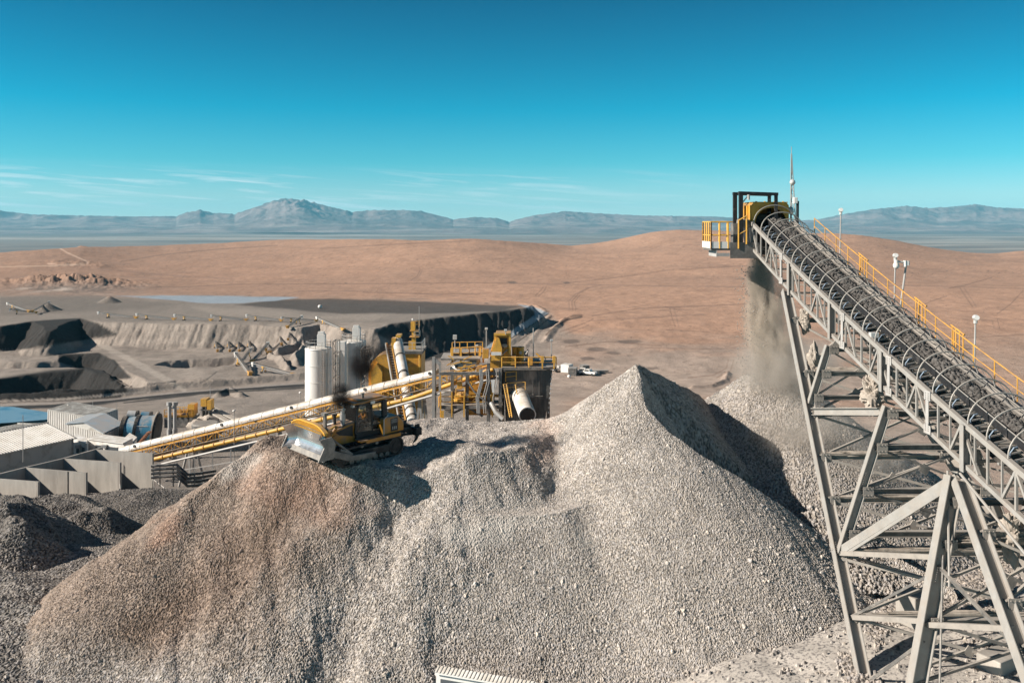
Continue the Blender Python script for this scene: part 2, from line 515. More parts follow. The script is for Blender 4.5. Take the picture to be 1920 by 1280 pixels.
BERMS = [([(975, 572), (1005, 577), (1022, 586), (1000, 602), (960, 628), (915, 655)], .6, 1.5), ([(1032, 592), (1012, 612), (985, 636)], .45, 1.2),
         ([(1088, 594), (1060, 600), (1040, 612), (1022, 628)], .9, 1.4), ([(520, 668), (545, 660), (568, 655), (574, 668)], 2.2, 1.6),
         ([(556, 690), (552, 678), (565, 668)], 2.0, 1.4), ([(540, 700), (528, 684), (505, 675)], 1.8, 1.3),
         ([(0, 769), (150, 762), (300, 745), (420, 735), (570, 722)], 1.6, 1.6), ([(0, 758), (120, 753), (230, 742), (330, 730), (450, 729), (575, 718)], 1.2, 1.4),
         ([(1365, 672), (1360, 690), (1335, 702), (1300, 706)], .8, 1.2), ([(1160, 694), (1195, 690), (1240, 694)], 1.8, 1.2), ([(410, 762), (430, 750), (450, 764)], 1.0, 1.2),
         ([(140, 463), (153, 459), (163, 463)], 3.0, 6.0)]
BZ = -39.5
_g = np.arange(-900, 2901, 5.0)
def smooth_line(w):
    k = np.hanning(w); k /= k.sum()
    v = np.convolve(np.pad(np.interp(_g, CRX, CRY), w//2, mode='edge'), k, 'same')[w//2:w//2+len(_g)]
    return lambda px: np.interp(px, _g, v)
CRS = smooth_line(13); CRW = smooth_line(101)
def terrain_z(x, y):
    dist = y
    px = CX+F*x/np.maximum(y, 1)
    lf = ss(760, 620, px)
    z = np.interp(dist, Zt, Zl)*(1-lf)+np.interp(dist, Zt, Zl2)*lf
    # right-hand pad under the stacker, valley on the left
    pad = ss(0, 6, x)*(1-ss(50, 75, y))
    z = z*(1-pad)+np.where(y < 75, -20.7, z)*pad
    # undulation
    z = z+(fbm(x/45, y/45, 4, 3)-.5)*2.4*ss(90, 200, y)+(fbm(x/9, y/9, 3, 9)-.5)*.6*ss(70, 140, y)
    rb = ss(120, 160, y)*(1-ss(440, 520, y))
    sel = (y > 130) & (y < 470)
    if sel.any():
        xs, ys = x[sel], y[sel]
        w = (fbm(xs/14, ys/14, 4, 21)-.5)*7+(fbm(xs/2.5, ys/2.5, 3, 22)-.5)*1.6
        rib = (vn(xs/2.2, ys/30, 33)-.5)*1.4+(vn(xs/.8, ys/12, 34)-.5)*1.0+(fbm(xs/1.1, ys/1.1, 3, 35)-.5)*1.2
        zs = z[sel]
        d = sdpoly(xs, ys, HEAP)+w*.45+rib*.5
        top = -33+(fbm(xs/30, ys/30, 3, 5)-.5)*.9+ (fbm(xs/6, ys/6, 3, 15)-.5)*.3
        zs = np.where(d < 16, np.maximum(zs, top-np.clip(d, 0, 99)*.92), zs)
        d = sdpoly(xs, ys, PITA)+w*.4+rib*.3
        zs = zs-np.clip(-d*.95, 0, 5.5)
        d = sdpoly(xs, ys, DROP)+w*.4+rib*.3
        zs = zs-np.clip(-d*.95, 0, 6.0)
        d = sdpoly(xs, ys, PITC)+w*.25+rib*.3
        zs = zs-np.clip(-d*.95, 0, 4.2)
        for pts, h, wd in BERMS[:-1]:
            q = [onz(a, b, BZ) for a, b in pts]
            dd = dline(xs, ys, q)+(fbm(xs/3, ys/3, 3, 41)-.5)*1.2
            zs = zs+np.clip(h-np.clip(dd, 0, 99)*h/(wd*1.2), 0, h)
        # little spoil heaps
        for a, b, h in [(930, 716, .0), (205, 566, 3.), (90, 583, 3.4), (430, 757, .9), (500, 700, 2.5), (355, 739, 2), (340, 745, 1.5)]:
            cx_, cy_ = onz(a, b, BZ if b > 600 else -33)
            dd = np.sqrt((xs-cx_)**2+(ys-cy_)**2)
            zs = np.maximum(zs, zs*0+np.where(dd < h*2.2, -42.5 if b > 600 else -33.2, -999)+np.clip(h-dd*.62, -5, h))
        # rocky bluff
        z[sel] = zs
    # brown hills
    crz = (HY-CRS(px))/F
    crzw = (HY-CRW(px))/F
    Dc = 1080+260*(vn(px/420, px*0, 77)-.5)*2
    zc = crz*Dc+(fbm(px/30, y/300, 3, 88)-.5)*1.4
    base = -38
    t = np.clip((y-430)/(Dc-430), 0, 1)
    prof = t*t*(3-2*t)*.55+t*.45
    zw = crzw*Dc; wt_ = ss(.45, .98, t); zm = zw*(1-wt_)+zc*wt_
    hill = base+(zm-base)*prof
    hill = hill+(fbm(x/130, y/170, 4, 51)-.5)*9*np.sin(np.pi*np.clip(t, 0, 1))**1.0*.55+(fbm(x/28, y/36, 4, 53)-.5)*1.6*ss(440, 600, y)*(1-ss(.8, 1, t))
    back = ss(Dc, Dc+900, y)
    hill = np.where(y > Dc, zc*(1-back)+(-112)*back+(fbm(x/400, y/400, 4, 61)-.5)*5*back, hill)
    m = ss(430, 520, y)
    z = z*(1-m)+hill*m
    # bluff of broken rock on the left
    bx = np.exp(-((px-130)/125)**2)*np.exp(-((y-520)/26)**2)
    z = z+bx*(4.5+(fbm(x/5, y/5, 5, 71)-.5)*9)
    cb = np.exp(-((px-150)/55)**2)*np.exp(-((y-700)/35)**2)
    z = z+cb*(1.5+(fbm(x/9, y/9, 4, 72)-.5)*5)
    z = z+np.clip(3.6-np.hypot(x-(153-CX)/F*1040, y-1040)*.45, 0, 4)
    return z

def blend(C, m, col):
    m = m[:, None]
    return C*(1-m)+np.array(col)[None, :]*m
def terrain_col(x, y, z):
    px = CX+F*x/y; py = HY-F*z/y
    ok = (y > 60)
    n1 = fbm(x/60, y/60, 5, 101); n2 = fbm(x/12, y/16, 5, 111); n3 = fbm(px/90, py/9, 4, 121); n4 = fbm(x/3.2, y/4.5, 4, 131)
    brown = np.array([.445, .270, .186]); grey = np.array([.30, .25, .212]); dark = np.array([.12, .10, .092]); pale = np.array([.48, .395, .335])
    edge = np.interp(px, [0, 300, 480, 700, 950, 1030, 1080, 1250, 1500, 1700, 1920], [553, 556, 560, 566, 573, 590, 640, 668, 655, 635, 640])
    wd = 14+34*ss(1000, 1200, px)
    m = ss(-1, 1, (edge-py+(n1-.5)*70*ss(1000, 1150, px)+(n2-.5)*16+(n3-.5)*50*ss(1000, 1150, px))/wd)
    C = grey[None, :]*(1-m[:, None])+brown[None, :]*m[:, None]
    # right side: pinkish patches over grey
    r = ss(1020, 1100, px)*(1-m)
    C = blend(C, ss(960, 1080, px)*(1-m)*.85, (.40, .30, .24))
    C = blend(C, r*ss(.42, .62, n1)*.6, brown*1.02)
    # plain beyond the hills: blue-grey with salt streaks
    far = ss(1250, 1500, y)
    C = blend(C, far, (.215, .185, .165))
    sl = far*ss(.56, .66, fbm(x/1500+3, y/260, 4, 141))
    C = blend(C, sl*.4, (.55, .49, .43))
    C = blend(C, far*ss(.55, .7, fbm(x/900, y/500, 4, 151))*.6, (.13, .115, .11))
    # hill tone: darker to the left and in gentle bands
    hl = m*(1-far)
    C = C*(1-hl*(.18*ss(900, 200, px)))[:, None]
    C = blend(C, hl*ss(.50, .70, fbm(x/230, y/90, 3, 161))*.30, (.30, .195, .145))
    C = blend(C, hl*ss(.55, .7, fbm(px/70, py/5, 4, 162))*.22, (.27, .175, .13))
    C = C*(1+((n2-.5)*.32+(n4-.5)*.22)*(1-far)*(1-.5*m))[:, None]
    C = C*(1+(n3-.5)*.30*(1-m)*(1-far))[:, None]
    wsh = 1-np.abs(2*fbm(x/75, y/60, 5, 171)-1)
    C = blend(C, hl*ss(.955, .985, wsh)*.14, (.22, .145, .108))
    sp = vn(x/1.1, y/1.8, 181)*vn(x/.7, y/1.1, 191)
    C = blend(C, ss(.62, .74, sp)*(1-far)*ss(150, 250, y)*.55, (.15, .11, .09))
    C = C*(1+(vn(x/2.4, y/3.6, 195)-.5)*.22*(1-far))[:, None]
    near = py > 440
    def pp(poly, col, a=1., soft=2.):
        nonlocal C
        xs0 = min(p[0] for p in poly)-20; xs1 = max(p[0] for p in poly)+20
        s = ok & (px > xs0) & (px < xs1) & (y < 1500)
        d = sdpoly(px[s], py[s], poly)+(n2[s]-.5)*3
        mm = np.zeros(len(px)); mm[s] = ss(soft, -soft, d)*a
        C = blend(C, mm, col)
    def pl(pts, w, col, a=1.):
        nonlocal C
        xs0 = min(p[0] for p in pts)-20; xs1 = max(p[0] for p in pts)+20
        s = ok & (px > xs0) & (px < xs1) & (y < 1500)
        d = dline(px[s], py[s], pts)+(n4[s]-.5)*w*.8
        mm = np.zeros(len(px)); mm[s] = ss(w+.7, w*.4, d)*a
        C = blend(C, mm, col)
    # leach heap tops and mine floor
    pp(P((-900, 553), (200, 556), (480, 562), (740, 573), (1000, 577), (900, 592), (760, 606), (600, 604), (300, 603), (-900, 612)), (.235, .20, .172), .75, 4)
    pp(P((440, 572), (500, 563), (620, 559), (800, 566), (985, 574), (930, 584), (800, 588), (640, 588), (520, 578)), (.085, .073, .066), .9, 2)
    pp(P((360, 575), (500, 580), (600, 592), (740, 588), (700, 600), (500, 598), (400, 588)), (.34, .285, .24), .6, 4)
    pp(P((218, 555), (300, 553), (560, 557), (520, 563), (460, 568), (390, 569), (330, 563)), (.30, .345, .39), .95, 1.2)
    pp(P((0, 555), (200, 557), (330, 570), (260, 580), (0, 590)), (.17, .145, .125), .6, 4)
    # shade painted near-black into the heap and pit faces turned from the sun
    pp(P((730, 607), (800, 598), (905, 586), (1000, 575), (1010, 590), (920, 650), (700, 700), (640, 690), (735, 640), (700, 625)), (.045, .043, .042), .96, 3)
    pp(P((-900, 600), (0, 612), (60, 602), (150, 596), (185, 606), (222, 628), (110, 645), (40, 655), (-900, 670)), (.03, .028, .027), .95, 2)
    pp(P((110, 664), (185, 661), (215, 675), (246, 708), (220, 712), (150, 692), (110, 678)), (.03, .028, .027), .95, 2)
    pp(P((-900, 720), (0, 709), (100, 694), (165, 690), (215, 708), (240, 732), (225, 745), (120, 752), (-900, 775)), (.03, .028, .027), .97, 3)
    # road ramps and haul roads
    pl(P((175, 640), (240, 672), (300, 705), (345, 730)), 7, (.43, .365, .31), .8)
    pl(P((190, 640), (330, 640), (520, 648), (600, 655)), 6, (.36, .30, .255), .5)
    pl(P((0, 752), (120, 748), (230, 738), (340, 728)), 2.2, (.42, .36, .31), .9)
    pl(P((0, 766), (160, 758), (250, 747), (330, 740), (420, 732), (570, 722)), 4.0, (.035, .034, .034), .95)
    pl(P((0, 760), (200, 750), (330, 736), (570, 718)), 1.0, (.34, .30, .27), .9)
    pl(P((232, 755), (380, 738), (570, 727)), 1.3, (.06, .055, .05), .9)
    pl(P((375, 718), (392, 708), (406, 697)), 1.0, (.10, .09, .08), .8)
    for yy, a in ((646, .4), (657, .35), (663, .25)):
        pl(P((190, yy), (330, yy+3), (480, yy+6), (600, yy+2)), .8, (.2, .17, .15), a)
    # liner strip round the heap
    pp(P((972, 571), (1000, 575), (1028, 587), (1010, 600), (968, 628), (925, 652), (905, 656), (918, 645), (950, 626), (1004, 590), (1002, 583)), (.33, .36, .385), .9, 1.2)
    pl(P((1028, 588), (1000, 607), (962, 632), (900, 662)), 1.0, (.06, .05, .045), .9)
    pl(P((1034, 593), (1010, 612), (972, 640)), 1.3, (.10, .075, .06), .8)
    pl(P((1090, 594), (1062, 600), (1042, 611), (1024, 627)), 2.2, (.10, .07, .055), .85)
    # tracks over the hills
    pl(P((113, 466), (125, 473), (140, 480), (158, 488), (166, 493), (160, 496), (120, 496), (90, 494)), 1.3, (.62, .42, .31), .9)
    pl(P((0, 500), (60, 499), (140, 497)), .7, (.55, .38, .28), .8)
    trk = [[(0, 523), (60, 518), (150, 513), (260, 520), (350, 525), (436, 529)], [(250, 538), (340, 538), (440, 533), (640, 532), (900, 530), (950, 531)],
           [(225, 491), (300, 478), (400, 468), (520, 460)], [(180, 503), (300, 515), (440, 523)], [(600, 466), (700, 460), (800, 455), (880, 452)],
           [(770, 526), (782, 518), (788, 506)], [(776, 526), (786, 518), (792, 506)], [(1004, 554), (1012, 546), (1018, 539)], [(1010, 555), (1020, 546), (1024, 538)],
           [(1068, 580), (1066, 565), (1078, 552), (1100, 540), (1126, 535)], [(1074, 580), (1072, 565), (1084, 551), (1104, 540)], [(1080, 582), (1077, 566), (1088, 552)],
           [(950, 531), (1060, 533), (1240, 536), (1410, 538)], [(1060, 531), (1150, 521), (1250, 507), (1400, 498)], [(1110, 592), (1200, 578), (1300, 574), (1400, 570)],
           [(1090, 602), (1200, 596), (1320, 589)], [(1050, 622), (1100, 604), (1112, 598)], [(1060, 626), (1104, 610)], [(1263, 575), (1267, 590), (1273, 612)],
           [(1256, 578), (1260, 596), (1266, 612)], [(1060, 650), (1140, 640), (1240, 648)], [(1620, 536), (1700, 535), (1920, 541)], [(1780, 540), (1805, 536), (1860, 520)],
           [(1800, 540), (1812, 558), (1824, 576)], [(1808, 540), (1820, 558), (1830, 574)], [(1715, 580), (1745, 565), (1775, 555)], [(1918, 545), (1895, 570), (1870, 588)],
           [(1860, 600), (1864, 615)], [(1870, 598), (1874, 615)], [(1745, 640), (1830, 632), (1920, 627)], [(1210, 652), (1330, 654), (1480, 650)], [(1250, 618), (1330, 622)],
           [(680, 548), (760, 550), (900, 551)], [(560, 545), (700, 546), (860, 555)], [(1366, 672), (1362, 690), (1338, 703), (1290, 708)], [(1376, 674), (1370, 694), (1344, 708)]]
    for k, q in enumerate(trk):
        pl(P(*q), .9, (.21, .135, .10) if k % 3 else (.26, .17, .13), .6)
    for a, b, w, h in [(1120, 655, 20, 4), (1150, 662, 14, 3), (1070, 640, 18, 3), (1180, 640, 20, 3), (1100, 672, 12, 3), (1450, 660, 40, 3), (1795, 650, 16, 2), (1812, 654, 14, 2), (1785, 647, 18, 1.5), (1230, 690, 18, 4), (960, 529, 8, 2.5), (1062, 530, 6, 3), (912, 568, 5, 1.5), (650, 531, 6, 2)]:
        s = ok & (np.abs(px-a) < w*2) & (np.abs(py-b) < h*3)
        mm = np.zeros(len(px)); mm[s] = ss(1.2, .5, np.hypot((px[s]-a)/w, (py[s]-b)/h)+(n2[s]-.5)*1.6+(n4[s]-.5)*.8)*.7
        C = blend(C, mm, (.13, .10, .085))
    # bluff rocks
    bx = np.exp(-((px-130)/120)**2)*np.exp(-((py-541)/12)**2)
    C = blend(C, np.clip(bx*1.2, 0, 1)*.75, (.26, .20, .165))
    C = blend(C, bx*ss(.45, .6, n4)*.8, (.13, .105, .09))
    C = blend(C, bx*ss(.60, .75, n2)*.7, (.55, .45, .38))
    # foreground
    nr = ss(75, 55, y)
    g = np.array([.44, .385, .335])
    C = blend(C, nr*ss(2, 8, x), g*1.05)
    C = blend(C, nr*ss(8, 2, x), (.17, .155, .145))
    C = blend(C, ss(60, 75, y)*ss(150, 110, y)*ss(900, 700, px)*.55, (.20, .18, .165))
    return np.clip(C, .01, .9)

def polar(rows, azs):
    T, Dd = np.meshgrid(azs, rows)
    return T*Dd, Dd        # x = slope * forward distance
az_in = np.linspace(-.68, .68, 1250)
az_out = np.array([.72, .78, .86, 1.0, 1.3, 1.8, 2.6, 4.0])
azs = np.concatenate([-az_out[::-1], az_in, az_out])
def rows_screen():
    r = [6.0]
    while r[-1] < 60: r.append(r[-1]*1.03)
    while r[-1] < 110: r.append(r[-1]*1.012)
    while r[-1] < 560: r.append(r[-1]+max(.35, r[-1]**2/(38*F)*.62))
    while r[-1] < 1500: r.append(r[-1]+7)
    while r[-1] < 16500: r.append(r[-1]*1.03)
    return np.array(r)
rows = rows_screen()
TX, TY = polar(rows, azs)
TZ = terrain_z(TX.ravel(), TY.ravel()).reshape(TX.shape)
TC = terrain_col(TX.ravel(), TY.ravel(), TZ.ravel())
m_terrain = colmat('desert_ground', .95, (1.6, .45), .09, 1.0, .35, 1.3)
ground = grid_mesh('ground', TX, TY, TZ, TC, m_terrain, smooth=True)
tag(ground, kind='structure')
def gz(x, y):
    return float(terrain_z(np.array([float(x)]), np.array([float(y)]))[0])

# ---------------------------------------------------------------- far mountains
MTX = [-700, -200, 0, 60, 150, 250, 330, 352, 375, 400, 440, 480, 510, 535, 570, 620, 660, 700, 760, 790, 850, 890, 930, 955, 1000, 1060, 1120, 1200, 1340, 1420, 1480, 1530, 1590, 1640, 1700, 1740, 1780, 1830, 1870, 1920, 2100, 2500]
MTY = [404, 398, 395, 402, 404, 406, 405, 398, 394, 399, 401, 388, 377, 372, 375, 388, 397, 394, 394, 396, 411, 407, 409, 415, 404, 396, 400, 404, 406, 411, 414, 412, 400, 392, 386, 390, 388, 383, 389, 391, 386, 398]
def mountains():
    azm = np.linspace(-.75, .75, 1100)
    rw = np.concatenate([np.linspace(8800, 14200, 150), np.linspace(14300, 16500, 14)])
    T, D = np.meshgrid(azm, rw)
    X = T*D
    px = CX+F*T
    def rg(x, y, s):
        t = 0; a = 1.; n = 0
        for i in range(6):
            v = 1-np.abs(2*vn(x, y, s+i*13)-1)
            t = t+a*v*v; n += a; a *= .52
            x, y = x*1.62-y*1.18+5.2, x*1.18+y*1.62+1.3
        return t/n
    r = rg(X/1500, D/1900, 5)
    crest = 12300+900*(vn(px/300, px*0, 9)-.5)
    env = np.exp(-(np.clip(crest-D, 0, 9e9)/1450)**1.6)*np.exp(-(np.clip(D-crest, 0, 9e9)/1500)**2)
    r2 = rg(X/520, D/640, 25)
    h = env*(.34+.62*r+.22*r2)
    foot = ss(8800, 9800, D)*(.09+.09*rg(X/420, D/520, 44))*(1-env)
    ang = h/D*12300
    mx = ang.max(0, keepdims=True)
    want = (HY-np.interp(px[0], MTX, MTY)+.0)/F
    jag = (fbm(px[0]/7, px[0]*0, 4, 12)-.5)*2.2/F
    hz = -112
    # scale each bearing so its skyline stands where the range does
    kk = np.hanning(17); kk /= kk.sum()
    sm = lambda v: np.convolve(np.pad(v, 8, mode='edge'), kk, 'valid')
    mx = sm(mx[0])[None, :]
    scale = ((want)*12300-hz)
    Z = hz + h/mx*scale[None, :]*(D/12300)**.0 + foot*300
    for _ in range(2):
        el = (Z/D).max(0)
        scale = scale*1.0+(want-sm(el))*12300
        Z = hz + h/mx*scale[None, :] + foot*300
    n = rg(X/700, D/900, 90); n2 = fbm(X/300, D/500, 4, 91)
    C = np.stack([.165+.15*n2, .125+.11*n2, .12+.10*n2], -1).reshape(-1, 3)
    dk = ss(.3, .65, n).ravel()*.7
    C = blend(C, dk, (.11, .10, .10))
    lt = (ss(.58, .72, fbm(X/900, D/260, 4, 92))*ss(60, -60, Z)).ravel()*.5
    C = blend(C, lt, (.42, .36, .32))
    m = colmat('mountain_rock', .95, (.004, .0012), .15, 1.0, 14., .01)
    o = grid_mesh('mountains', X, D, Z, C, m, smooth=True)
    tag(o, kind='structure')
mountains()

# ================================================================ GRAVEL
def V3(px, py, D):
    p = at(px, py, D); return (p.x, p.y, p.z)
PZ = -13.15
PLAT = [onz(a, b, PZ) for a, b in [(486, 838), (520, 850), (560, 862), (620, 870), (700, 872), (760, 872), (830, 870), (900, 862), (960, 852), (1010, 834), (1050, 812), (1062, 786), (980, 787), (880, 787), (780, 790), (700, 796), (640, 806), (560, 815), (510, 822)]]
SHELF = [onz(a, b, -15.0) for a, b in [(838, 946), (880, 930), (960, 912), (1050, 905), (1120, 915), (1130, 932), (1050, 954), (900, 964), (850, 960)]]
RA = [V3(1195, 683, 53), V3(1200, 705, 52.2), V3(1222, 780, 50.2), V3(1262, 850, 48.9), V3(1330, 908, 48.1), V3(1400, 947, 47.9), V3(1475, 978, 47.7), V3(1540, 998, 47.4), V3(1610, 1020, 47), V3(1700, 1055, 46), V3(1790, 1100, 44.5)]
RA2 = [V3(1195, 683, 53), V3(1120, 735, 53.3), V3(1050, 785, 54.0)]
RL = [V3(492, 834, 50), V3(440, 868, 48.6), V3(350, 935, 46.6)]
RK = [V3(1195, 683, 53), V3(1235, 702, 56), V3(1310, 741, 61.5)]
def pile_h(x, y):
    wn = (fbm(x/3.2, y/3.2, 4, 201)-.5)
    wob = wn*.9
    u = x+.42*(y-45)
    gul = (fbm(u/1.15, y/14, 3, 211)-.5)*.85+(fbm(u/3.6, y/22, 2, 213)-.5)*1.0
    d = sdpoly(x, y, PLAT)+wob*1.1+gul*(.25+.45*ss(0, -8, x))
    top = PZ+.10+(fbm(x/2.2, y/2.2, 4, 221)-.5)*.55+(fbm(x/.8, y/2.6, 3, 223)-.5)*.18
    h = top-np.clip(d, 0, 99)*.73
    h = h-np.clip(-d-6, 0, 9)*.02
    d2 = sdpoly(x, y, SHELF)+wob*.8
    hs = -15.0+wn*.35-np.clip(d2, 0, 99)*.74
    h = smax(h, hs, .25)
    xl = np.interp(y+wob*.3, [p[1] for p in RA][::-1], [p[0] for p in RA][::-1])
    hr = ridge(x+wob*.5, y+wob*.3, RA, .74+.71*ss(-.3, .6, x+wob*.5-xl))
    hr = hr+gul*.22*ss(0, 2, -hr-9)
    h = smax(h, hr, .5)
    h = smax(h, ridge(x+wob*.4, y, RA2, .78)-1.2*np.clip(x-RA[0][0]+.1, 0, 99), .15)
    h = smax(h, ridge(x+wob*.8+gul*.5, y, RL, .70)+gul*.1, .3)
    # gullies where the face has slumped
    for pts, dep, w in (([V3(800, 885, 47), V3(742, 1000, 44), V3(690, 1130, 41), V3(618, 1290, 37.5)], .75, 1.3),
                        ([V3(640, 925, 46), V3(520, 1010, 44), V3(400, 1120, 41.5), V3(330, 1200, 40)], .30, 1.6),
                        ([V3(985, 1000, 44.5), V3(900, 1130, 41), V3(860, 1270, 38)], .12, 1.5),
                        ([V3(1240, 950, 46), V3(1330, 1100, 42.5), V3(1370, 1200, 41)], .12, 1.8)):
        dd = dline(x, y, [(a[0], a[1]) for a in pts])
        h = h-dep*np.exp(-(dd/w)**2)*(1+wn)
    # little humps on the plateau and fresh spoil ahead of the blade
    for a, b, D_, hh, r in ((506, 826, 51, .3, 1.0), (560, 800, 54, .2, 1.3), (905, 812, 52, .4, 1.6), (855, 838, 49, .55, 1.2), (1010, 800, 54, .5, 1.2), (960, 822, 51, .55, 1.1), (880, 880, 47.8, .5, 1.5), (960, 885, 48, .4, 1.6)):
        p = at(a, b, D_)
        h = h+hh*np.exp(-((x-p.x)**2+(y-p.y)**2)/r**2)*(.8+.8*wn)
    return h
RB = [V3(1440, 688, 61), V3(1462, 690, 60.5)]
def pile2_h(x, y):
    wn = (fbm(x/3.2, y/3.2, 4, 301)-.5)
    h = ridge(x+wn*.8, y+wn*.5, RB, .70)
    h = smax(h, ridge(x+wn, y, [V3(1400, 702, 62), V3(1340, 735, 63)], .70), .3)
    rk = ridge(x+wn*.5, y+wn*.3, RK, 1.0)-1.6*np.clip(53.2-y, 0, 99)
    h = smax(h, rk, .25)
    return h+(fbm((x-y*.3)/1.3, y/9, 3, 305)-.5)*.35
def pile3_h(x, y):
    wn = (fbm(x/1.6, y/1.6, 4, 401)-.5)
    return ridge(x+wn*.5, y+wn*.3, [V3(1520, 958, 48.6), V3(1560, 962, 48.4)], .60)+wn*.1
def bank_h(x, y):
    px = CX+F*x/y
    z = np.interp(y, [30, 38, 44, 50, 58, 65, 72, 78, 83, 88, 95, 104], [-20.6, -20.6, -20.8, -21.1, -22.4, -24.3, -25.2, -25.7, -26.0, -27.8, -30, -32])
    z = z+(fbm(x/9, y/9, 3, 501)-.5)*1.5+(fbm(x/2.8, y/2.8, 3, 502)-.5)*.35
    # spurs that run down the bank
    for pts, hh, w in (([V3(-120, 905, 82), V3(10, 950, 76), V3(70, 1010, 68), V3(60, 1060, 62)], 2.2, 2.3), ([V3(80, 925, 80), V3(150, 960, 74), V3(200, 1000, 69)], 1.7, 1.8),
                       ([V3(-100, 1020, 66), V3(10, 1060, 60), V3(40, 1100, 55)], 2.2, 2.0), ([V3(-60, 1150, 50), V3(20, 1160, 49), V3(60, 1190, 47)], .7, 1.2),
                       ([V3(-60, 1200, 46), V3(0, 1205, 45.5), V3(90, 1222, 44.5)], .6, .9), ([V3(90, 1240, 42.5), V3(200, 1238, 42), V3(330, 1262, 41)], .6, .9)):
        dd = dline(x, y, [(a[0], a[1]) for a in pts])+(fbm(x/2, y/2, 3, 511)-.5)*1.0
        z = z+hh*np.clip(1-np.abs(dd)/w/1.6, 0, 1)
    z = z-1.5*ss(-34, -46, x)*np.exp(-((y-80)/7)**2)
    return z

def gravel_cols(x, y, h, rid, base, contrast=.5):
    n1 = fbm(x/4, y/4, 4, 601); n2 = fbm(x/1.1, y/1.1, 3, 611)
    v = 1+(rid-.5)*contrast*1.6+np.where(rid > .93, .28, 0)-np.where(rid < .10, .30, 0)
    C = np.array(base)[None, :]*(v*(1+(n1-.5)*.28+(n2-.5)*.15))[:, None]
    w = (hsh(np.floor(rid*9999), np.floor(rid*77), 5)-.5)*.10
    C = C*np.stack([1+w, 1+w*.3, 1-w], -1)
    return C
def make_gravel(name, x0, x1, y0, y1, step, hf, colf, keepf, cell, amp, label, cat=None, kind=None, seed=700):
    xs = np.arange(x0, x1, step); ys = np.arange(y0, y1, step)
    X, Y = np.meshgrid(xs, ys)
    x, y = X.ravel(), Y.ravel()
    h = hf(x, y)
    keep = keepf(x, y, h)
    wx = x+(vn(x/.35, y/.35, seed+9)-.5)*.1; wy = y+(vn(x/.35, y/.35, seed+8)-.5)*.1
    st, rid = stones(wx, wy, cell, seed)
    big, rb = stones(wx*1.02+3, wy, cell*2.1, seed+30)
    sel = rb > .985
    rr = np.where(sel & (big > 0), rb*7 % 1, rid)
    Hg = h.reshape(X.shape)
    gy, gx = np.gradient(Hg, step)
    nl = np.sqrt(1+gx*gx+gy*gy)
    am = .45+1.0*fbm(x/1.9, y/1.9, 4, seed+60)+.12*np.clip(-15-h, -1, 3)
    disp = ((st-cell*.3)*amp*am+np.where(sel, np.clip(big, 0, 9)*.45*am, 0)).reshape(X.shape)
    z = (Hg+disp/nl).ravel()
    X = X-gx/nl*disp; Y = Y-gy/nl*disp
    C = colf(x, y, h, rr)
    o = grid_mesh(name, X, Y, z.reshape(X.shape), np.clip(C, .008, .85), m_gravel, keep=keep.reshape(X.shape))
    tag(o, label, cat, kind=kind)
    return o
m_gravel = colmat('crushed_stone', .9, (14., .9), .14, .5, .03, 22.)
RUST = [([(470, 860), (560, 880), (660, 900), (700, 960), (600, 985), (520, 960), (430, 900)], .26), ([(430, 960), (600, 900), (560, 1010), (420, 1130), (330, 1200), (250, 1190), (360, 1060)], .10),
        ([(1015, 800), (1060, 800), (1030, 850), (990, 880), (985, 840)], .35), ([(300, 985), (330, 970), (320, 1010), (290, 1020)], .4)]
PALE = [([(440, 862), (478, 860), (450, 892), (412, 912), (420, 885)], .6), ([(842, 988), (870, 984), (875, 1008), (845, 1016)], .6), ([(890, 992), (950, 988), (955, 1006), (900, 1020), (890, 1008)], .55),
        ([(860, 936), (960, 930), (1040, 950), (1000, 985), (900, 985)], .3), ([(1085, 1005), (1125, 1010), (1115, 1040), (1090, 1032)], .35)]
def col_main(x, y, h, rid):
    px = CX+F*x/y; py = HY-F*h/y
    C = gravel_cols(x, y, h, rid, (.475, .42, .375), .28)
    n = fbm(x/1.8, y/1.8, 4, 641)-.5; n2 = fbm(x/.5, y/.5, 3, 651)-.5
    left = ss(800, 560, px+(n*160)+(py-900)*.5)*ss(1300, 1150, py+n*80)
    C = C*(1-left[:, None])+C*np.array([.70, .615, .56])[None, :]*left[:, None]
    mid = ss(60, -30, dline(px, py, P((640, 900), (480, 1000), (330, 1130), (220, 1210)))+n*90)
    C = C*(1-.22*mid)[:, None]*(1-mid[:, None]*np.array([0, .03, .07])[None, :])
    pr = ss(30, -20, dline(px, py, P((820, 790), (960, 800), (1040, 790)))-12+n*40)
    for poly, a in RUST:
        m = ss(26, -26, sdpoly(px, py, poly)+n*60+n2*14)*a
        C = C*(1-m[:, None])+C*np.array([1.25, .86, .70])[None, :]*m[:, None]
    for poly, a in PALE:
        m = ss(14, -14, sdpoly(px, py, poly)+n*50+n2*14)*a
        C = C*(1-m[:, None])+np.array([.62, .56, .50])[None, :]*m[:, None]
    return C
def padline(px): return np.interp(px, [900, 1120, 1250, 1420, 1620, 1760, 2200], [1340, 1310, 1272, 1208, 1178, 1150, 1100])
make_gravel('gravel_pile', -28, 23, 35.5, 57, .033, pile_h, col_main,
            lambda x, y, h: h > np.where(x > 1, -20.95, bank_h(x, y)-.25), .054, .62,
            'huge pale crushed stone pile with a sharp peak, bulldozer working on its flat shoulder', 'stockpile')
def col2(x, y, h, rid):
    return gravel_cols(x, y, h, rid, (.36, .32, .288), .28)
make_gravel('gravel_pile', 6, 32, 48, 76, .06, pile2_h, col2, lambda x, y, h: (h > -22.5) & (h > pile_h(x, y)-.4), .085, .6,
            'dusty cone of crushed stone forming directly under the stream of falling ore', 'stockpile', seed=760)
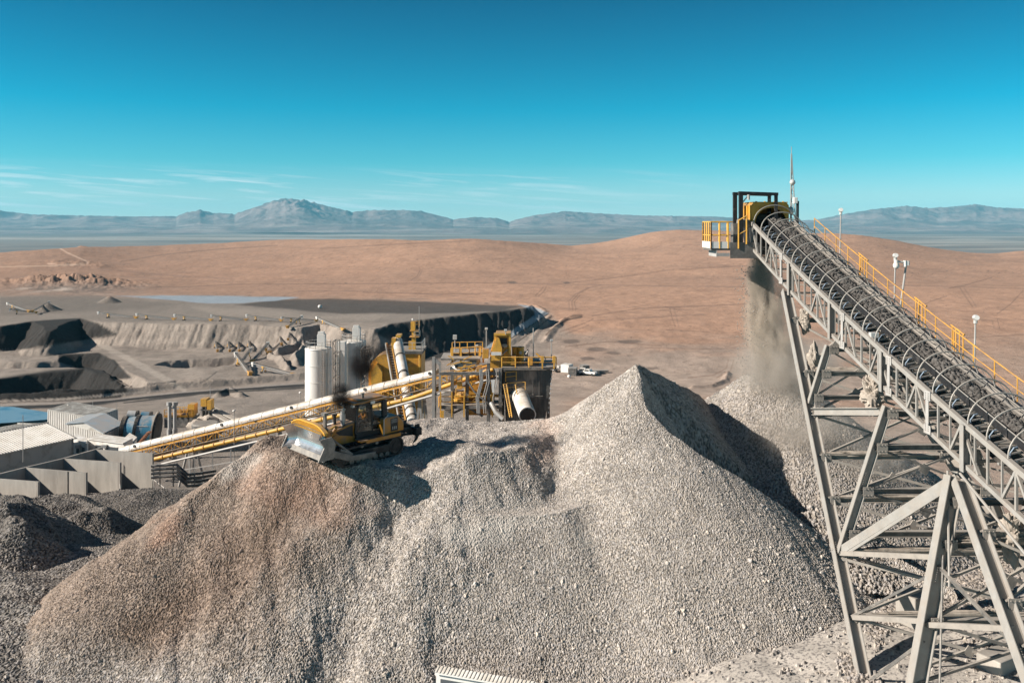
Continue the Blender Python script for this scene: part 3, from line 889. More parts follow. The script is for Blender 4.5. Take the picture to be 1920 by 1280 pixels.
make_gravel('gravel_pile', 12.5, 21.5, 44, 53, .05, pile3_h, col2, lambda x, y, h: (h > pile_h(x, y)-.3) & (h > -21), .11, 1.,
            'small rounded pale gravel heap between the shaded hollow and the left tower leg', 'stockpile', seed=790)
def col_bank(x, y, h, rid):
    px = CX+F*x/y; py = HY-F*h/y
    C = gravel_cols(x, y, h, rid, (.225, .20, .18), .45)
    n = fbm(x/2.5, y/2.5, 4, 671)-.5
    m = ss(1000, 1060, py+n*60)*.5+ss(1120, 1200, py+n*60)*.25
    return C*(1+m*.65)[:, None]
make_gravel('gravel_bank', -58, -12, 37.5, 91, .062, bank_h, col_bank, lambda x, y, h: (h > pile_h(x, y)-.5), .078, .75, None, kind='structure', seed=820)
def pad_h(x, y):
    return np.interp(x, [0, 5, 8, 11, 17, 30], [-21.3, -20.7, -20.0, -19.5, -19.25, -19.3])-.095*np.clip(y-41.5, 0, 12)+(fbm(x/2.5, y/2.5, 4, 901)-.5)*.24
def make_pad():
    step = .06
    X, Y = np.meshgrid(np.arange(-4, 30, step), np.arange(33, 58, step))
    x, y = X.ravel(), Y.ravel()
    h = pad_h(x, y)
    px = CX+F*x/y; py = HY-F*h/y
    st, rid = stones(x, y, .13, 930)
    dens = ss(.58, .72, fbm(x/1.0, y/1.0, 3, 941))*.38+ss(.5, -.5, dline(px, py, P((1590, 1240), (1600, 1265)))/20-1)*.9+.04
    gr = ss(8, -8, py-np.interp(px, [1640, 1700, 1740, 1800, 1850, 1920], [1240, 1140, 1190, 1160, 1165, 1090])+(fbm(x, y, 3, 951)-.5)*60)*(px > 1640)
    dens = np.maximum(dens, gr)
    on = rid < dens
    z = h+np.where(on, np.clip(st, 0, 1)*.9, 0)
    z = np.where(pile_h(x, y) > h+.1, h-.05, z)
    C = np.tile(np.array([.53, .475, .42]), (len(x), 1))*(1+(fbm(x/1.4, y/1.4, 5, 961)-.5)*.30)[:, None]
    Cs = gravel_cols(x, y, h, hsh(np.floor(rid*999), np.floor(rid*77), 3), (.34, .295, .26), .6)
    C = np.where(on[:, None], Cs, C)
    o = grid_mesh('pad', X, Y, z.reshape(X.shape), C, m_gravel)
    tag(o, kind='structure')
make_pad()

# ================================================================ STACKER CONVEYOR
SD0, SD1 = 58.0, 31.6
sT0, sT1 = at(1405, 413, SD0), at(1915, 885, SD1)
uh = Vector((sT1.x-sT0.x, sT1.y-sT0.y, 0)).normalized()
SW = Vector((-uh.y, uh.x, 0))            # to the right of the belt, seen from the camera
def sag(D):
    t = (SD0-D)/(SD0-SD1)
    return 1.45*(t-1) if t > 1 else -1.45*max(-.4, t)*(1-t)
def chord(D):
    t = (SD0-D)/(SD0-SD1)
    p = sT0.lerp(sT1, t) if 0 <= t <= 1 else sT0+(sT1-sT0)*t
    return Vector((p.x, p.y, p.z+sag(D)))
def SP(D, a, b):
    """a metres right of the near-left top chord, b metres above it"""
    return chord(D)+SW*a+Vector((0, 0, b))
def drange(d0, d1, step):
    n = max(1, int(round(abs(d1-d0)/step)))
    return [d0+(d1-d0)*i/n for i in range(n+1)]
DN = 19.0                                # the nearest section lies outside the frame
W_ = 2.9; HT = 1.66
truss = empty('conveyor_gantry', SP(45, 1.4, -1.7), 'long grey steel stacker conveyor truss rising from lower right to the yellow head hood', 'conveyor')
Ds = drange(57.6, DN, 1.62)
for a in (0, W_):
    for z_, w, h in ((0, .20, .22), (-HT, .18, .18)):
        b = MB()
        for d0, d1 in zip(Ds[:-1], Ds[1:]):
            b.beam(SP(d0, a, z_), SP(d1, a, z_), w, h)
        b.build('chord', M['steel'], truss)
for a in (0, W_):
    b = MB()
    for i, d0 in enumerate(Ds[:-1]):
        d1 = Ds[i+1]
        if i % 2 == 0:
            b.beam(SP(d0, a, -.1), SP((d0*.35+d1*.65), a, -HT+.08), .10, .10)
            b.beam(SP(d0, a+.0, -.1), SP(d0, a, -HT+.08), .09, .11)
        else:
            b.beam(SP(d1, a, -.1), SP((d0*.65+d1*.35)-.3, a, -HT+.08), .10, .10)
            b.beam(SP(d0, a, -.1), SP(d0, a, -HT+.08), .08, .10)
        b.beam(SP(d0*.5+d1*.5, a+.02, -.1), SP(d0*.5+d1*.5, a+.02, -HT+.08), .07, .07)
    b.build('lattice', M['steel'], truss)
b = MB()
for i, d0 in enumerate(Ds):
    b.beam(SP(d0, .1, -HT), SP(d0, W_-.1, -HT), .10, .12)
    if i % 2: b.beam(SP(d0, .1, -.12), SP(d0, W_-.1, -.12), .07, .08)
    if i+1 < len(Ds):
        b.beam(SP(d0, .1, -HT), SP(Ds[i+1], W_-.1, -HT), .06, .06)
b.build('cross_bracing', M['dusty'], truss)
# splice plates at the joints of the truss sections
for D in (52.6, 44.9, 40.4, 37.3, 31.0):
    b = MB()
    for z0, z1, w in ((-.30, .12, .46), (-HT-.10, -HT+.28, .50), (-HT+.28, -.30, .22)):
        p, q = SP(D, -.13, z0), SP(D, -.13, z1)
        b.beam(p, q, .03, w, up=uh)
    for k in range(4):
        for j in range(2):
            c = SP(D, -.16, -HT+.06+.09*k)+uh*(j*.2-.1)
            b.tube(c, c-SW*.02, .022, 6)
            c = SP(D, -.16, -.25+.09*k)+uh*(j*.2-.1)
            b.tube(c, c-SW*.02, .022, 6)
    b.build('splice_plate', M['grey'], truss)
# belt, load, skirts
def strip(prof, d0, d1, step, fn=None):
    b = MB()
    ds = drange(d0, d1, step)
    n = len(prof)
    for d in ds:
        for k, (a, z) in enumerate(prof):
            dz = fn(d, a) if fn else 0
            b.v.append(tuple(SP(d, a, z+dz)))
    for i in range(len(ds)-1):
        for k in range(n-1):
            b.f.append((i*n+k, i*n+k+1, (i+1)*n+k+1, (i+1)*n+k))
    return b
belt = strip([(1.02, .30), (1.20, .20), (1.38, .04), (1.75, .0), (2.12, .04), (2.30, .20), (2.42, .28), (2.42, .24), (2.30, .14), (2.10, -.02), (1.75, -.05), (1.40, -.02), (1.20, .14), (1.02, .26), (1.02, .30)], 57.9, DN, .5).build('belt', M['rubber'], truss, True)
rb = strip([(1.08, -HT+.34), (2.38, -HT+.34), (2.38, -HT+.31), (1.08, -HT+.31), (1.08, -HT+.34)], 57.9, DN, 2).build('return_belt', M['rubber'], truss)
_rs = np.random.RandomState(4)
def load_mesh():
    nd, na = 760, 26
    dd = np.linspace(57.8, DN, nd); aa = np.linspace(1.16, 2.32, na)
    Dg, Ag = np.meshgrid(dd, aa, indexing='ij')
    st, rid = stones(Dg.ravel()*1.12, Ag.ravel(), .115, 77)
    prof = .10+.27*np.cos((Ag-1.74)/.58*1.35)
    Z = prof+st.reshape(Ag.shape)*.9+(fbm(Dg.ravel()/1.4, Ag.ravel()/2, 3, 5).reshape(Ag.shape)-.5)*.14
    X = np.empty(Dg.shape); Y = np.empty(Dg.shape)
    for i, d in enumerate(dd):
        c = chord(d)
        X[i] = c.x+SW.x*aa; Y[i] = c.y+SW.y*aa; Z[i] += c.z
    r = rid
    C = np.array([.115, .105, .097])[None, :]*(1+(r-.5)*.9)[:, None]
    o = grid_mesh('ore_on_belt', X, Y, Z, C, m_gravel)
    o.parent = None
    tag(o, 'dark crushed ore heaped along the conveyor belt under the hoops', 'ore load', kind='stuff')
load_mesh()
b = strip([(.93, .10), (.93, .46), (.98, .46), (.98, .10), (.93, .10)], 57, DN, 1.5)
b.build('skirt', M['black'], truss)
b = strip([(2.44, .22), (2.60, .40), (2.84, .36), (2.90, .10), (2.86, .08), (2.80, .32), (2.62, .35), (2.48, .18), (2.44, .22)], 56.5, DN, 1.5)
b.build('side_cover', M['greyd'], truss)
b = MB()
for k, (a, z) in enumerate(((.90, .50), (2.66, .44))):
    b = MB()
    ds = drange(57, DN, 1.2)
    for d0, d1 in zip(ds[:-1], ds[1:]):
        b.beam(SP(d0, a, z), SP(d1, a, z), .035, .035)
    b.build('stringer', M['steel'], truss)
# hoops and idler brackets
HD = drange(57.2, DN+.3, 1.17)
for d in HD:
    b = MB()
    pts = []
    tilt = random.uniform(-.03, .03)
    for k in range(17):
        t = math.pi*k/16
        pts.append(SP(d+tilt, W_/2-(W_/2+.02)*math.cos(t), .02+1.32*math.sin(t)**.85))
    b.path(pts, .034, 6)
    h = b.build('hoop', M['steel'], truss, True)
for d in HD[1:]:
    dd = d+.45
    b = MB().path([SP(dd, .42, -.42), SP(dd, .42, .02), SP(dd, .58, .22), SP(dd, .72, .25)], .035, 5)
    b.build('bracket', M['bluemet'], truss)
b = MB()
for d in HD:
    for q in (.2, .6, 1.0):
        b.beam(SP(d-q, .18, -.15), SP(d-q, .95, -.02), .05, .06)
    b.tube(SP(d-.3, 1.02, -.55), SP(d-.3, 2.4, -.55), .07, 8)
    b.tube(SP(d-.5, .95, -HT+.42), SP(d-.5, 2.45, -HT+.42), .06, 8)
b.build('idler', M['pipe'], truss)
b = MB()
for d0, d1 in zip(HD[:-1], HD[1:]):
    n = 6
    pts = [SP(d0+(d1-d0)*k/n, W_+.10+.10*math.sin(math.pi*k/n), .62-.38*math.sin(math.pi*k/n)+random.uniform(-.03, .03)) for k in range(n+1)]
    b.path(pts, .016, 5)
    pts = [SP(d0+(d1-d0)*k/n, W_-.5, .52-.10*math.sin(math.pi*k/n)) for k in range(n+1)]
    b.path(pts, .022, 5)
b.build('cable', M['hdpe'], truss)
# walkway and hand rail on the right
b = MB()
wd = drange(56.2, DN, 1.5)
for d0, d1 in zip(wd[:-1], wd[1:]):
    p, q = SP(d0, W_+.5, -.22), SP(d1, W_+.5, -.22)
    b.beam(p, q, .74, .05)
b.build('walkway', M['steel_dark'], truss)
for d0, d1 in zip(wd[:-1], wd[1:]):
    b = MB()
    for z_ in (.86, .32):
        b.tube(SP(d0+.02, W_+.86, z_), SP(d1-.0, W_+.86, z_), .034 if z_ > .5 else .022, 7)
    b.tube(SP(d0, W_+.86, -.2), SP(d0, W_+.86, .86), .028, 7)
    b.build('handrail', M['yellow'], truss)
for d0 in (50.4, 44.6, 41.5):            # gated sections carry closely set rail posts
    b = MB()
    for k in range(4):
        b.tube(SP(d0-.28*k, W_+.90, -.2), SP(d0-.28*k, W_+.90, .98), .03, 7)
    b.tube(SP(d0+.1, W_+.90, 1.0), SP(d0-.95, W_+.90, 1.0), .045, 7)
    b.build('handrail_gate', M['yellow'], truss)
b = MB().box(SP(42.4, .25, .16), (.42, .3, .26))
b.build('junction_box', M['lampw'], truss, bevel=.02)
b = MB().box(SP(42.4, .46, .16), (.10, .24, .22))
b.build('warning_lamp', M['orange'], truss)

# ---------------------------------------------------------------- head end
def hl(a, d, b_): return SP(d, a, b_)
b = MB()
# hood: folded yellow sheet over the head pulley, open arch towards the belt
Hb = [(.0, -.25), (.0, 1.15), (.18, 1.33), (2.75, 1.33), (2.95, 1.15), (2.95, -.25)]
d0, d1 = 57.6, 60.6
arch = [(1.36-1.12*math.cos(math.pi*k/12), -.25+(1.25)*math.sin(math.pi*k/12)**.8) for k in range(13)]
outer = [(0, -.25), (0, .5), (0, 1.15), (.18, 1.33), (.8, 1.33), (1.2, 1.33), (1.45, 1.33), (1.7, 1.33), (2.1, 1.33), (2.45, 1.33), (2.62, 1.15), (2.62, .5), (2.62, -.25)]
b.v = [tuple(SP(d0, a, z)-Vector((0, 0, sag(d0)))) for a, z in outer]+[tuple(SP(d0, a, z)) for a, z in arch]
n = 13
b.f = [(i, i+1, n+i+1, n+i) for i in range(n-1)]
k0 = len(b.v)
base0 = SP(d0, 0, 0); 
back = [Vector(base0)+SW*a+Vector((0, 3.0, z)) for a, z in outer]
b.v += [tuple(p) for p in back]
b.f += [(i, k0+i, k0+i+1, i+1) for i in range(n-1)] + [tuple(range(k0, k0+n))]
head = empty('head_hood', SP(58, 1.45, 0), 'yellow sheet metal hood over the top pulley of the big conveyor', 'hood')
b.build('hood_shell', M['yellow'], head)
b = MB()
for y_ in (.1, .8, 1.5, 2.2, 2.9):
    p = Vector(base0)+Vector((0, y_, 0))
    b.beam(p+Vector((-.05, 0, -.25)), p+Vector((-.05, 0, 1.18)), .10, .07)
    b.beam(p+Vector((.1, 0, 1.37)), p+SW*2.55+Vector((0, 0, 1.37)), .08, .08)
for a in (.4, 1.0, 1.7, 2.3):
    p = Vector(base0)+SW*a+Vector((0, -.05, 0))
    b.beam(p+Vector((0, 0, 1.36)), p+Vector((0, .4, 1.44)), .08, .05)
b.build('stiffener', M['yellow_b'], head)
p = Vector(base0)
b = MB().tube(p+SW*.4+Vector((0, 1.4, .1)), p+SW*2.5+Vector((0, 1.4, .1)), .55, 18)
b.build('head_pulley', M['black'], head, True)
b = MB()
b.box(p+Vector((-.45, .2, -.05)), (.55, .7, .5)); b.tube(p+Vector((-.9, .2, -.05)), p+Vector((-.2, .2, -.05)), .3, 12)
b.build('drive_motor', M['steel_dark'], head)
# chute under the head
b = MB()
top = [p+SW*a+Vector((0, y_, -.3)) for a, y_ in ((0.15, .2), (2.75, .2), (2.75, 3.0), (.15, 3.0))]
bot = [p+SW*a+Vector((0, y_, -2.2)) for a, y_ in ((0.35, .9), (2.3, .9), (2.3, 2.6), (.35, 2.6))]
b.add(top+bot, [(0, 4, 5, 1), (1, 5, 6, 2), (2, 6, 7, 3), (3, 7, 4, 0)])
b.build('discharge_chute', M['black'], head)
# lifting portal above the hood
fr = empty('lifting_frame', p+Vector((-.4, .3, 0)), 'black steel lifting portal standing over the yellow hood', 'steel frame')
pl_ = at(1389, 470, 57.4); pr_ = at(1455, 400, 57.6)
for q in (0, 1.5):
    o_ = Vector((0, q, 0))
    MB().beam(pl_+o_, Vector((pl_.x, pl_.y, 1.98))+o_, .26, .22).build('post', M['black'], fr)
    MB().beam(Vector((pr_.x, pr_.y, -.2))+o_, Vector((pr_.x, pr_.y, 1.90))+o_, .20, .18).build('post', M['black'], fr)
b = MB()
for q in (0, 1.5):
    b.beam(Vector((pl_.x-.14, pl_.y+q, 2.02)), Vector((pr_.x+.12, pr_.y+q, 1.94)), .22, .20)
b.beam(Vector((pl_.x+.2, pl_.y+.1, 2.06)), Vector((pl_.x+.2, pl_.y+1.5, 2.06)), .12, .12)
b.build('crossbeam', M['black'], fr)
b = MB().beam(Vector((pl_.x+.1, pl_.y, 1.35)), Vector((pl_.x+.55, pl_.y, 1.9)), .07, .07)
b.tube(Vector((pl_.x+.5, pl_.y-.1, 1.9)), Vector((pl_.x+.5, pl_.y-.1, 1.55)), .09, 8)
b.build('hoist', M['grey'], fr)
# service platform on the left of the head
D_ = 57.2
def hp(px, py, D=D_): return at(px, py, D)
pf = empty('service_platform', hp(1370, 466), 'head platform with white kick plates and yellow railing left of the hood', 'platform')
xl, xr, zt = hp(1333, 466).x, hp(1402, 466).x, hp(1333, 466).z
xm = hp(1368, 466).x
MB().bb((xl, D_, zt-.12), (xr, D_+2.4, zt)).build('deck', M['steel_dark'], pf)
b = MB()
b.bb((xl, D_-.05, zt+.02), (xm, D_, zt+.46)); b.bb((xl-.05, D_, zt+.02), (xl, D_+2.4, zt+.46))
b.build('kick_plate', M['white'], pf)
MB().bb((xm+.02, D_-.08, zt-.65), (xr+.9, D_-.02, zt+.42)).build('side_plate', M['steel_dark'], pf)
MB().bb((hp(1343, 0).x, D_-.04, zt-.55), (hp(1344.5, 0).x, D_+2.2, zt-.12)).bb((hp(1343, 0).x, D_-.04, zt-.52), (xm, D_+.02, zt-.3)).build('support_bracket', M['grey'], pf)
rt = hp(1333, 416).z
def rail(pts, rt_, posts, mat_, parent, r=.035, mids=(.5,), name='railing', floor=None):
    b = MB()
    pts = [Vector(q) for q in pts]
    for a_, c_ in zip(pts[:-1], pts[1:]):
        b.tube(a_+Vector((0, 0, rt_)), c_+Vector((0, 0, rt_)), r, 7)
        for m_ in mids:
            b.tube(a_+Vector((0, 0, rt_*m_)), c_+Vector((0, 0, rt_*m_)), r*.8, 6)
        n_ = max(1, int(round((c_-a_).length/posts)))
        for i in range(n_+1):
            q = a_.lerp(c_, i/n_)
            b.tube(q, q+Vector((0, 0, rt_)), r*1.1, 6)
    return b.build(name, mat_, parent)
rail([(xm-.1, D_-.03, zt), (xl, D_-.03, zt), (xl, D_+2.4, zt), (xr-.2, D_+2.4, zt)], rt-zt, .62, M['yellow_b'], pf, .05)
rail([(hp(1384, 0).x, D_-.12, zt), (hp(1399, 0).x, D_-.12, zt+.3)], rt-zt+.1, .8, M['yellow_b'], pf, .045)
MB().bb((hp(1377, 0).x, D_+.3, zt), (hp(1386, 0).x, D_+1.0, zt+1.7)).build('control_cabinet', M['steel_dark'], pf)

# masts and lamps along the walkway
def globe_lamp(D, ztop_px, label, hood='globe'):
    base = SP(D, W_+.98, -.25)
    top_z = (HY-ztop_px)/F*base.y
    o = empty('lamp_post', base, label, 'lamp post', 'lamp posts along the conveyor walkway')
    b = MB().tube(base, Vector((base.x+.05, base.y, top_z-.12)), .042, 8)
    b.build('pole', M['grey'], o)
    c = Vector((base.x+.05, base.y, top_z))
    b = MB()
    b.sphere(c, .145, 12, 8, (1, 1, .9)); b.tube(c+Vector((0, 0, -.28)), c+Vector((0, 0, -.12)), .09, 8)
    b.tube(c+Vector((-.05, -.2, 0)), c+Vector((-.08, -.27, .02)), .12, 10)
    b.build('lamp_head', M['lampw'], o, True)
    return o
def d_at(px, a=W_+.98):
    lo, hi = 26.0, 60.0
    for _ in range(40):
        m_ = (lo+hi)/2
        q = SP(m_, a, 0)
        if CX+F*q.x/q.y > px: lo = m_
        else: hi = m_
    return lo
globe_lamp(d_at(1575), 394, 'tall thin lamp post on the walkway, second nearest to the hood')
globe_lamp(d_at(1677), 479, 'thin lamp post standing just left of the camera mast')
globe_lamp(d_at(1827), 595, 'lamp post nearest to the right edge above the yellow handrail')
# short white lamp beside the hood
D2 = 57.0
o = empty('floodlight_post', at(1494, 415, D2), 'short black post with white floodlight right of the hood', 'lamp post')
MB().tube(at(1495, 425, D2), at(1495.5, 377, D2), .10, 8).build('pole', M['black'], o)
b = MB().box(at(1491, 376, D2), (.26, .3, .42)); b.build('lamp_head', M['white'], o, bevel=.03)
# camera mast
dq = d_at(1688)
base = SP(dq, W_+.98, -.25); tp = Vector((base.x+.35, base.y, (HY-489)/F*base.y))
o = empty('camera_mast', base, 'pole with a white dome camera hanging from a side arm', 'camera mast')
MB().tube(base, tp, .055, 8).build('pole', M['grey'], o)
b = MB().tube(tp+Vector((.05, 0, 0)), tp+Vector((.05, 0, -.25)), .10, 8)
b.tube(tp+Vector((0, -.02, -.08)), tp+Vector((-.58, -.02, -.04)), .055, 8); b.tube(tp+Vector((-.1, -.02, .02)), tp+Vector((-.1, -.02, -.32)), .09, 8)
b.build('arm', M['white'], o)
c = tp+Vector((-.58, -.02, -.25))
b = MB().sphere(c, .17, 12, 8, (1, 1, 1.15)); b.tube(c, c+Vector((0, 0, .3)), .12, 10)
b.build('camera_dome', M['white'], o, True)
# lattice mast
D3 = 58.4
b0 = at(1486, 424, D3); t0_ = at(1484, 278, D3)
o = empty('lattice_mast', b0, 'tall slender lattice mast with a lightning rod behind the conveyor head', 'mast')
b = MB()
hgt = t0_.z-b0.z
legs = []
for k in range(3):
    a_ = math.radians(90+120*k)
    off = Vector((math.cos(a_)*.22, math.sin(a_)*.22, 0))
    p_ = b0+off; q_ = Vector((t0_.x, t0_.y, b0.z+hgt*.93))+off*.08
    b.tube(p_, q_, .032, 6); legs.append((p_, q_))
nn = 9
for i in range(nn):
    for k in range(3):
        p_, q_ = legs[k]; r_, s_ = legs[(k+1) % 3]
        b.tube(p_.lerp(q_, i/nn), r_.lerp(s_, (i+1)/nn), .014, 5)
        b.tube(p_.lerp(q_, i/nn), r_.lerp(s_, i/nn), .014, 5)
b.tube(Vector((t0_.x, t0_.y, b0.z+hgt*.9)), t0_+Vector((0, 0, .1)), .022, 6)
b.build('lattice', M['grey'], o)
b = MB().sphere(at(1486, 342, D3-.3), .2, 10, 7); b.sphere(at(1483, 395, D3-.3), .2, 10, 7, (1, 1, 1.4)); b.build('lamp_head', M['lampw'], o, True)

# ---------------------------------------------------------------- trestle towers
SPL = .32
def LP(px, py, side=0, off=0.):
    """point in the near-left frame of the trestle, seen at that pixel; side=1 gives its twin in the right frame"""
    lo, hi = 24.0, 62.0
    def X_(D, s):
        c = chord(D); z = (HY-py)/F*D
        dp = max(0., c.z-HT-z)
        return (c.x-SPL*dp) if s == 0 else (c.x+W_+SPL*1.2*dp)
    for _ in range(50):
        m_ = (lo+hi)/2
        if CX+F*X_(m_, 0)/m_ > px: lo = m_
        else: hi = m_
    D = lo
    return Vector((X_(D, side)+off, D, (HY-py)/F*D))
tw = empty('trestle_tower', LP(1600, 1180), 'tall pale steel trestle of inclined legs and dusty braces carrying the stacker conveyor', 'trestle')
def ground_ext(p, q, zg=-20.9):
    """carry a leg on past q to the ground"""
    d = (q-p)
    t = (zg-q.z)/d.z
    return q+d*t if t > 0 else q
MEM = dict(
    main=((1474, 545), (1622, 1282)), mid=((1664, 762), (1577, 1036)), top=((1554, 648), (1520, 757)),
    a1=((1789, 893), (1718, 1285)), a2=((1800, 900), (1918, 1225)))
LEG = {}
for k, (u_, v_) in MEM.items():
    for s in (0, 1):
        p_, q_ = LP(*u_, s), LP(*v_, s)
        if k in ('main', 'a1', 'a2'): q_ = ground_ext(p_, q_)
        LEG[k, s] = (p_, q_)
        w = {'main': .52, 'a1': .62, 'a2': .58, 'mid': .40, 'top': .36}[k]
        bb_ = MB().chan(p_, q_, w, w*.8, .035, up=(0, 1, 0) if k != 'mid' else (0, 1, 0))
        bb_.build('leg', M['steel'] if s == 0 else M['dusty'], tw)
# posts inside the truss above each leg
for px, D in ((1483, None), (1560, None), (1657, None), (1811, None)):
    D = d_at(px, 0)
    for s in (0, 1):
        a = (-.02, W_+.02)[s]
        MB().chan(SP(D, a, .02), SP(D, a, -HT-.25), .34, .30, .03, up=(0, 1, 0)).build('post', M['steel'], tw)
# struts in the side planes
def side(u_, v_, w, h, s=0, mat_='steel', kind='strut', i=False):
    b = MB()
    p_, q_ = LP(*u_, s), LP(*v_, s)
    (b.chan if not i else b.ibeam)(p_, q_, w, h, .03)
    return b.build(kind, M[mat_], tw)
for s in (0, 1):
    mt = ('steel', 'dusty')[s]
    side((1525, 771), (1650, 771), .30, .36, s, mt, 'strut', True)
    side((1790, 896), (1580, 1030), .30, .34, s, mt)
    side((1795, 905), (1583, 1040), .12, .12, s, mt)
    if s == 0:
        pass
# thin guard pipe frame over the A-frame and a handrail pipe
b = MB()
g = [LP(1780, 1100), LP(1777, 882), LP(1797, 886)]
b.path([g[0], g[1], g[2]], .05, 7)
q0, q1 = LP(1800, 887), SP(27, -.9, -2.6)
b.path([q0, q1], .055, 7)
b.build('guard_pipe', M['steel'], tw)
def on_leg(k, s, py):
    p_, q_ = LEG[k, s]
    # point of the leg at the height whose image row for the left leg is py
    lo, hi = 0., 1.
    pl0, ql0 = LEG[k, 0]
    for _ in range(40):
        m_ = (lo+hi)/2
        r_ = pl0.lerp(ql0, m_)
        if HY-F*r_.z/r_.y < py: lo = m_
        else: hi = m_
    return p_.lerp(q_, lo)
def cross(k, py, w=.30, h=.26, mat_='dusty'):
    p_, q_ = on_leg(k, 0, py), on_leg(k, 1, py)
    MB().ibeam(p_, q_, w, h, .03).build('cross_beam', M[mat_], tw)
    dd_ = (q_-p_).normalized()
    for e, sg in ((p_, 1), (q_, -1)):
        g_ = MB(); c = e+dd_*sg*.30+Vector((0, -w/2-.03, 0))
        g_.box(c, (.50, .03, .46))
        for i in range(3):
            for j in (-1, 1):
                k_ = c+Vector((-.16+.16*i, -.015, .15*j)); g_.tube(k_, k_+Vector((0, -.03, 0)), .028, 6)
        g_.build('gusset_plate', M['dusty'], tw)
    return p_, q_
def xbr(k, y0, y1, r=.11, mat_='dusty'):
    a_, b_ = on_leg(k, 0, y0), on_leg(k, 1, y0)
    c_, d_ = on_leg(k, 0, y1), on_leg(k, 1, y1)
    m_ = (a_+b_+c_+d_)/4
    b = MB()
    b.beam(a_, d_, r, r); b.beam(c_, b_+Vector((0, .06, 0)), r*.95, r*.95)
    b.box(m_, (.42, .05, .42), Matrix.Rotation(.6, 3, 'Y'))
    b.build('x_brace', M[mat_], tw)
for py in (600, 700, 775, 856, 936, 1036, 1156): cross('main', py)
for y0, y1 in ((600, 700), (700, 775), (775, 856), (856, 936), (936, 1036), (1036, 1156), (1156, 1290)): xbr('main', y0, y1)
for py in (775, 838, 920, 1000): cross('mid', py, .28, .28, 'steel_dark')
for y0, y1 in ((775, 838), (838, 920), (920, 1000)): xbr('mid', y0, y1, .10, 'steel_dark')
for py in (655, 700, 745): cross('top', py, .22, .24, 'steel_dark')
xbr('top', 655, 745, .09)
for py in (940, 1020, 1165): cross('a1', py, .28, .26, 'steel_dark')
for y0, y1 in ((940, 1020), (1020, 1165), (1165, 1280)): xbr('a1', y0, y1, .11, 'steel_dark')
for py in (1000, 1130, 1215): cross('a2', py, .26, .26)
xbr('a2', 1000, 1130, .10); xbr('a2', 1130, 1215, .10)
# braces between the main leg and the A-frame in plan
for y_ in (1036, 1156):
    for s in (0, 1):
        MB().beam(on_leg('main', s, y_), on_leg('a1', s, y_+8), .20, .20).build('strut', M['dusty'], tw)
MB().beam(on_leg('main', 0, 1156), on_leg('a1', 0, 1070), .10, .10).build('strut', M['steel_dark'], tw)
MB().beam(on_leg('main', 0, 1046), on_leg('a1', 1, 1165), .12, .12).build('strut', M['dusty'], tw)
MB().beam(on_leg('main', 0, 1282), on_leg('a1', 0, 1200), .12, .12).build('strut', M['steel_dark'], tw)
MB().beam(on_leg('a1', 0, 1060), on_leg('a2', 0, 1225), .12, .12).build('strut', M['steel_dark'], tw)
MB().beam(on_leg('a1', 0, 1170), on_leg('a2', 0, 1178), .20, .20).build('strut', M['dusty'], tw)
MB().tube(LP(1768, 1040), LP(1762, 1285), .045, 7).build('down_pipe', M['steel_dark'], tw)
# bolt groups at leg splices
b = MB()
for k, t in (('main', .38), ('main', .66), ('a1', .33), ('a2', .42), ('a2', .7), ('mid', .45)):
    p_, q_ = LEG[k, 0]
    d = (q_-p_).normalized()
    c = p_.lerp(q_, t)
    sx = d.cross(Vector((0, 1, 0))).normalized()
    for i in range(7):
        for j in (-1, 1):
            z_ = c+d*(i*.09)+sx*j*.13+Vector((0, -.25, 0))
            b.tube(z_, z_+Vector((0, -.03, 0)), .022, 6)
b.build('bolt_group', M['steel_dark'], tw)
# dust and rubble caked on the cross beams
from mathutils import noise as mnoise
def blob(c, ax, seed, n=30, m=20, k=2.2, amp=.5, b=None):
    """a rough irregular lump; ax gives its three half-axis vectors"""
    b = b or MB(); base = len(b.v)
    for i in range(m+1):
        th = math.pi*i/m
        for j in range(n):
            ph = 2*math.pi*j/n
            u_ = Vector((math.sin(th)*math.cos(ph), math.sin(th)*math.sin(ph), math.cos(th)))
            p = ax[0]*u_.x+ax[1]*u_.y+ax[2]*u_.z
            f = 1+amp*(mnoise.fractal(p*k+Vector((seed, seed*.7, 3)), 1.0, 2.1, 4))
            f += amp*.45*(mnoise.noise(p*k*4.5+Vector((seed, 1, 2))))
            b.v.append(tuple(c+p*max(.25, f)))
    for i in range(m):
        for j in range(n):
            b.f.append((base+i*n+j, base+i*n+(j+1) % n, base+(i+1)*n+(j+1) % n, base+(i+1)*n+j))
    return b
def caked(p_, q_, r, n, seed):
    d = (q_-p_)/2
    w = d.normalized().cross(Vector((0, 0, 1))).normalized()
    return blob((p_+q_)/2+Vector((0, 0, .16)), (d, w*r*1.5, Vector((0, 0, r*1.0))), seed % 97, 18, 60, 2.6, .42)
SPILL = [('main', 775, .04, .96, .16), ('main', 856, .06, .75, .13), ('main', 936, .1, .95, .12), ('main', 1036, .05, .9, .13), ('main', 1156, .1, .8, .10), ('main', 700, .1, .95, .18), ('a1', 1020, .1, .9, .14)]
WH = ['third', 'fourth', 'fifth', 'sixth', 'lowest', 'second']
SPL_LAB = ['ridge of caked dust on the white cross beam level of the left trestle leg', 'caked dust along the cross beam just below the white strut', 'caked dust on the dark beam midway down the left leg',
           'caked dust on the beam where the long diagonal strut meets the left leg', 'thin dust crust on the lowest cross beam of the left leg', 'thick dust crust on the high cross beam near the truss', 'dust crust on the beam between the A-frame legs']
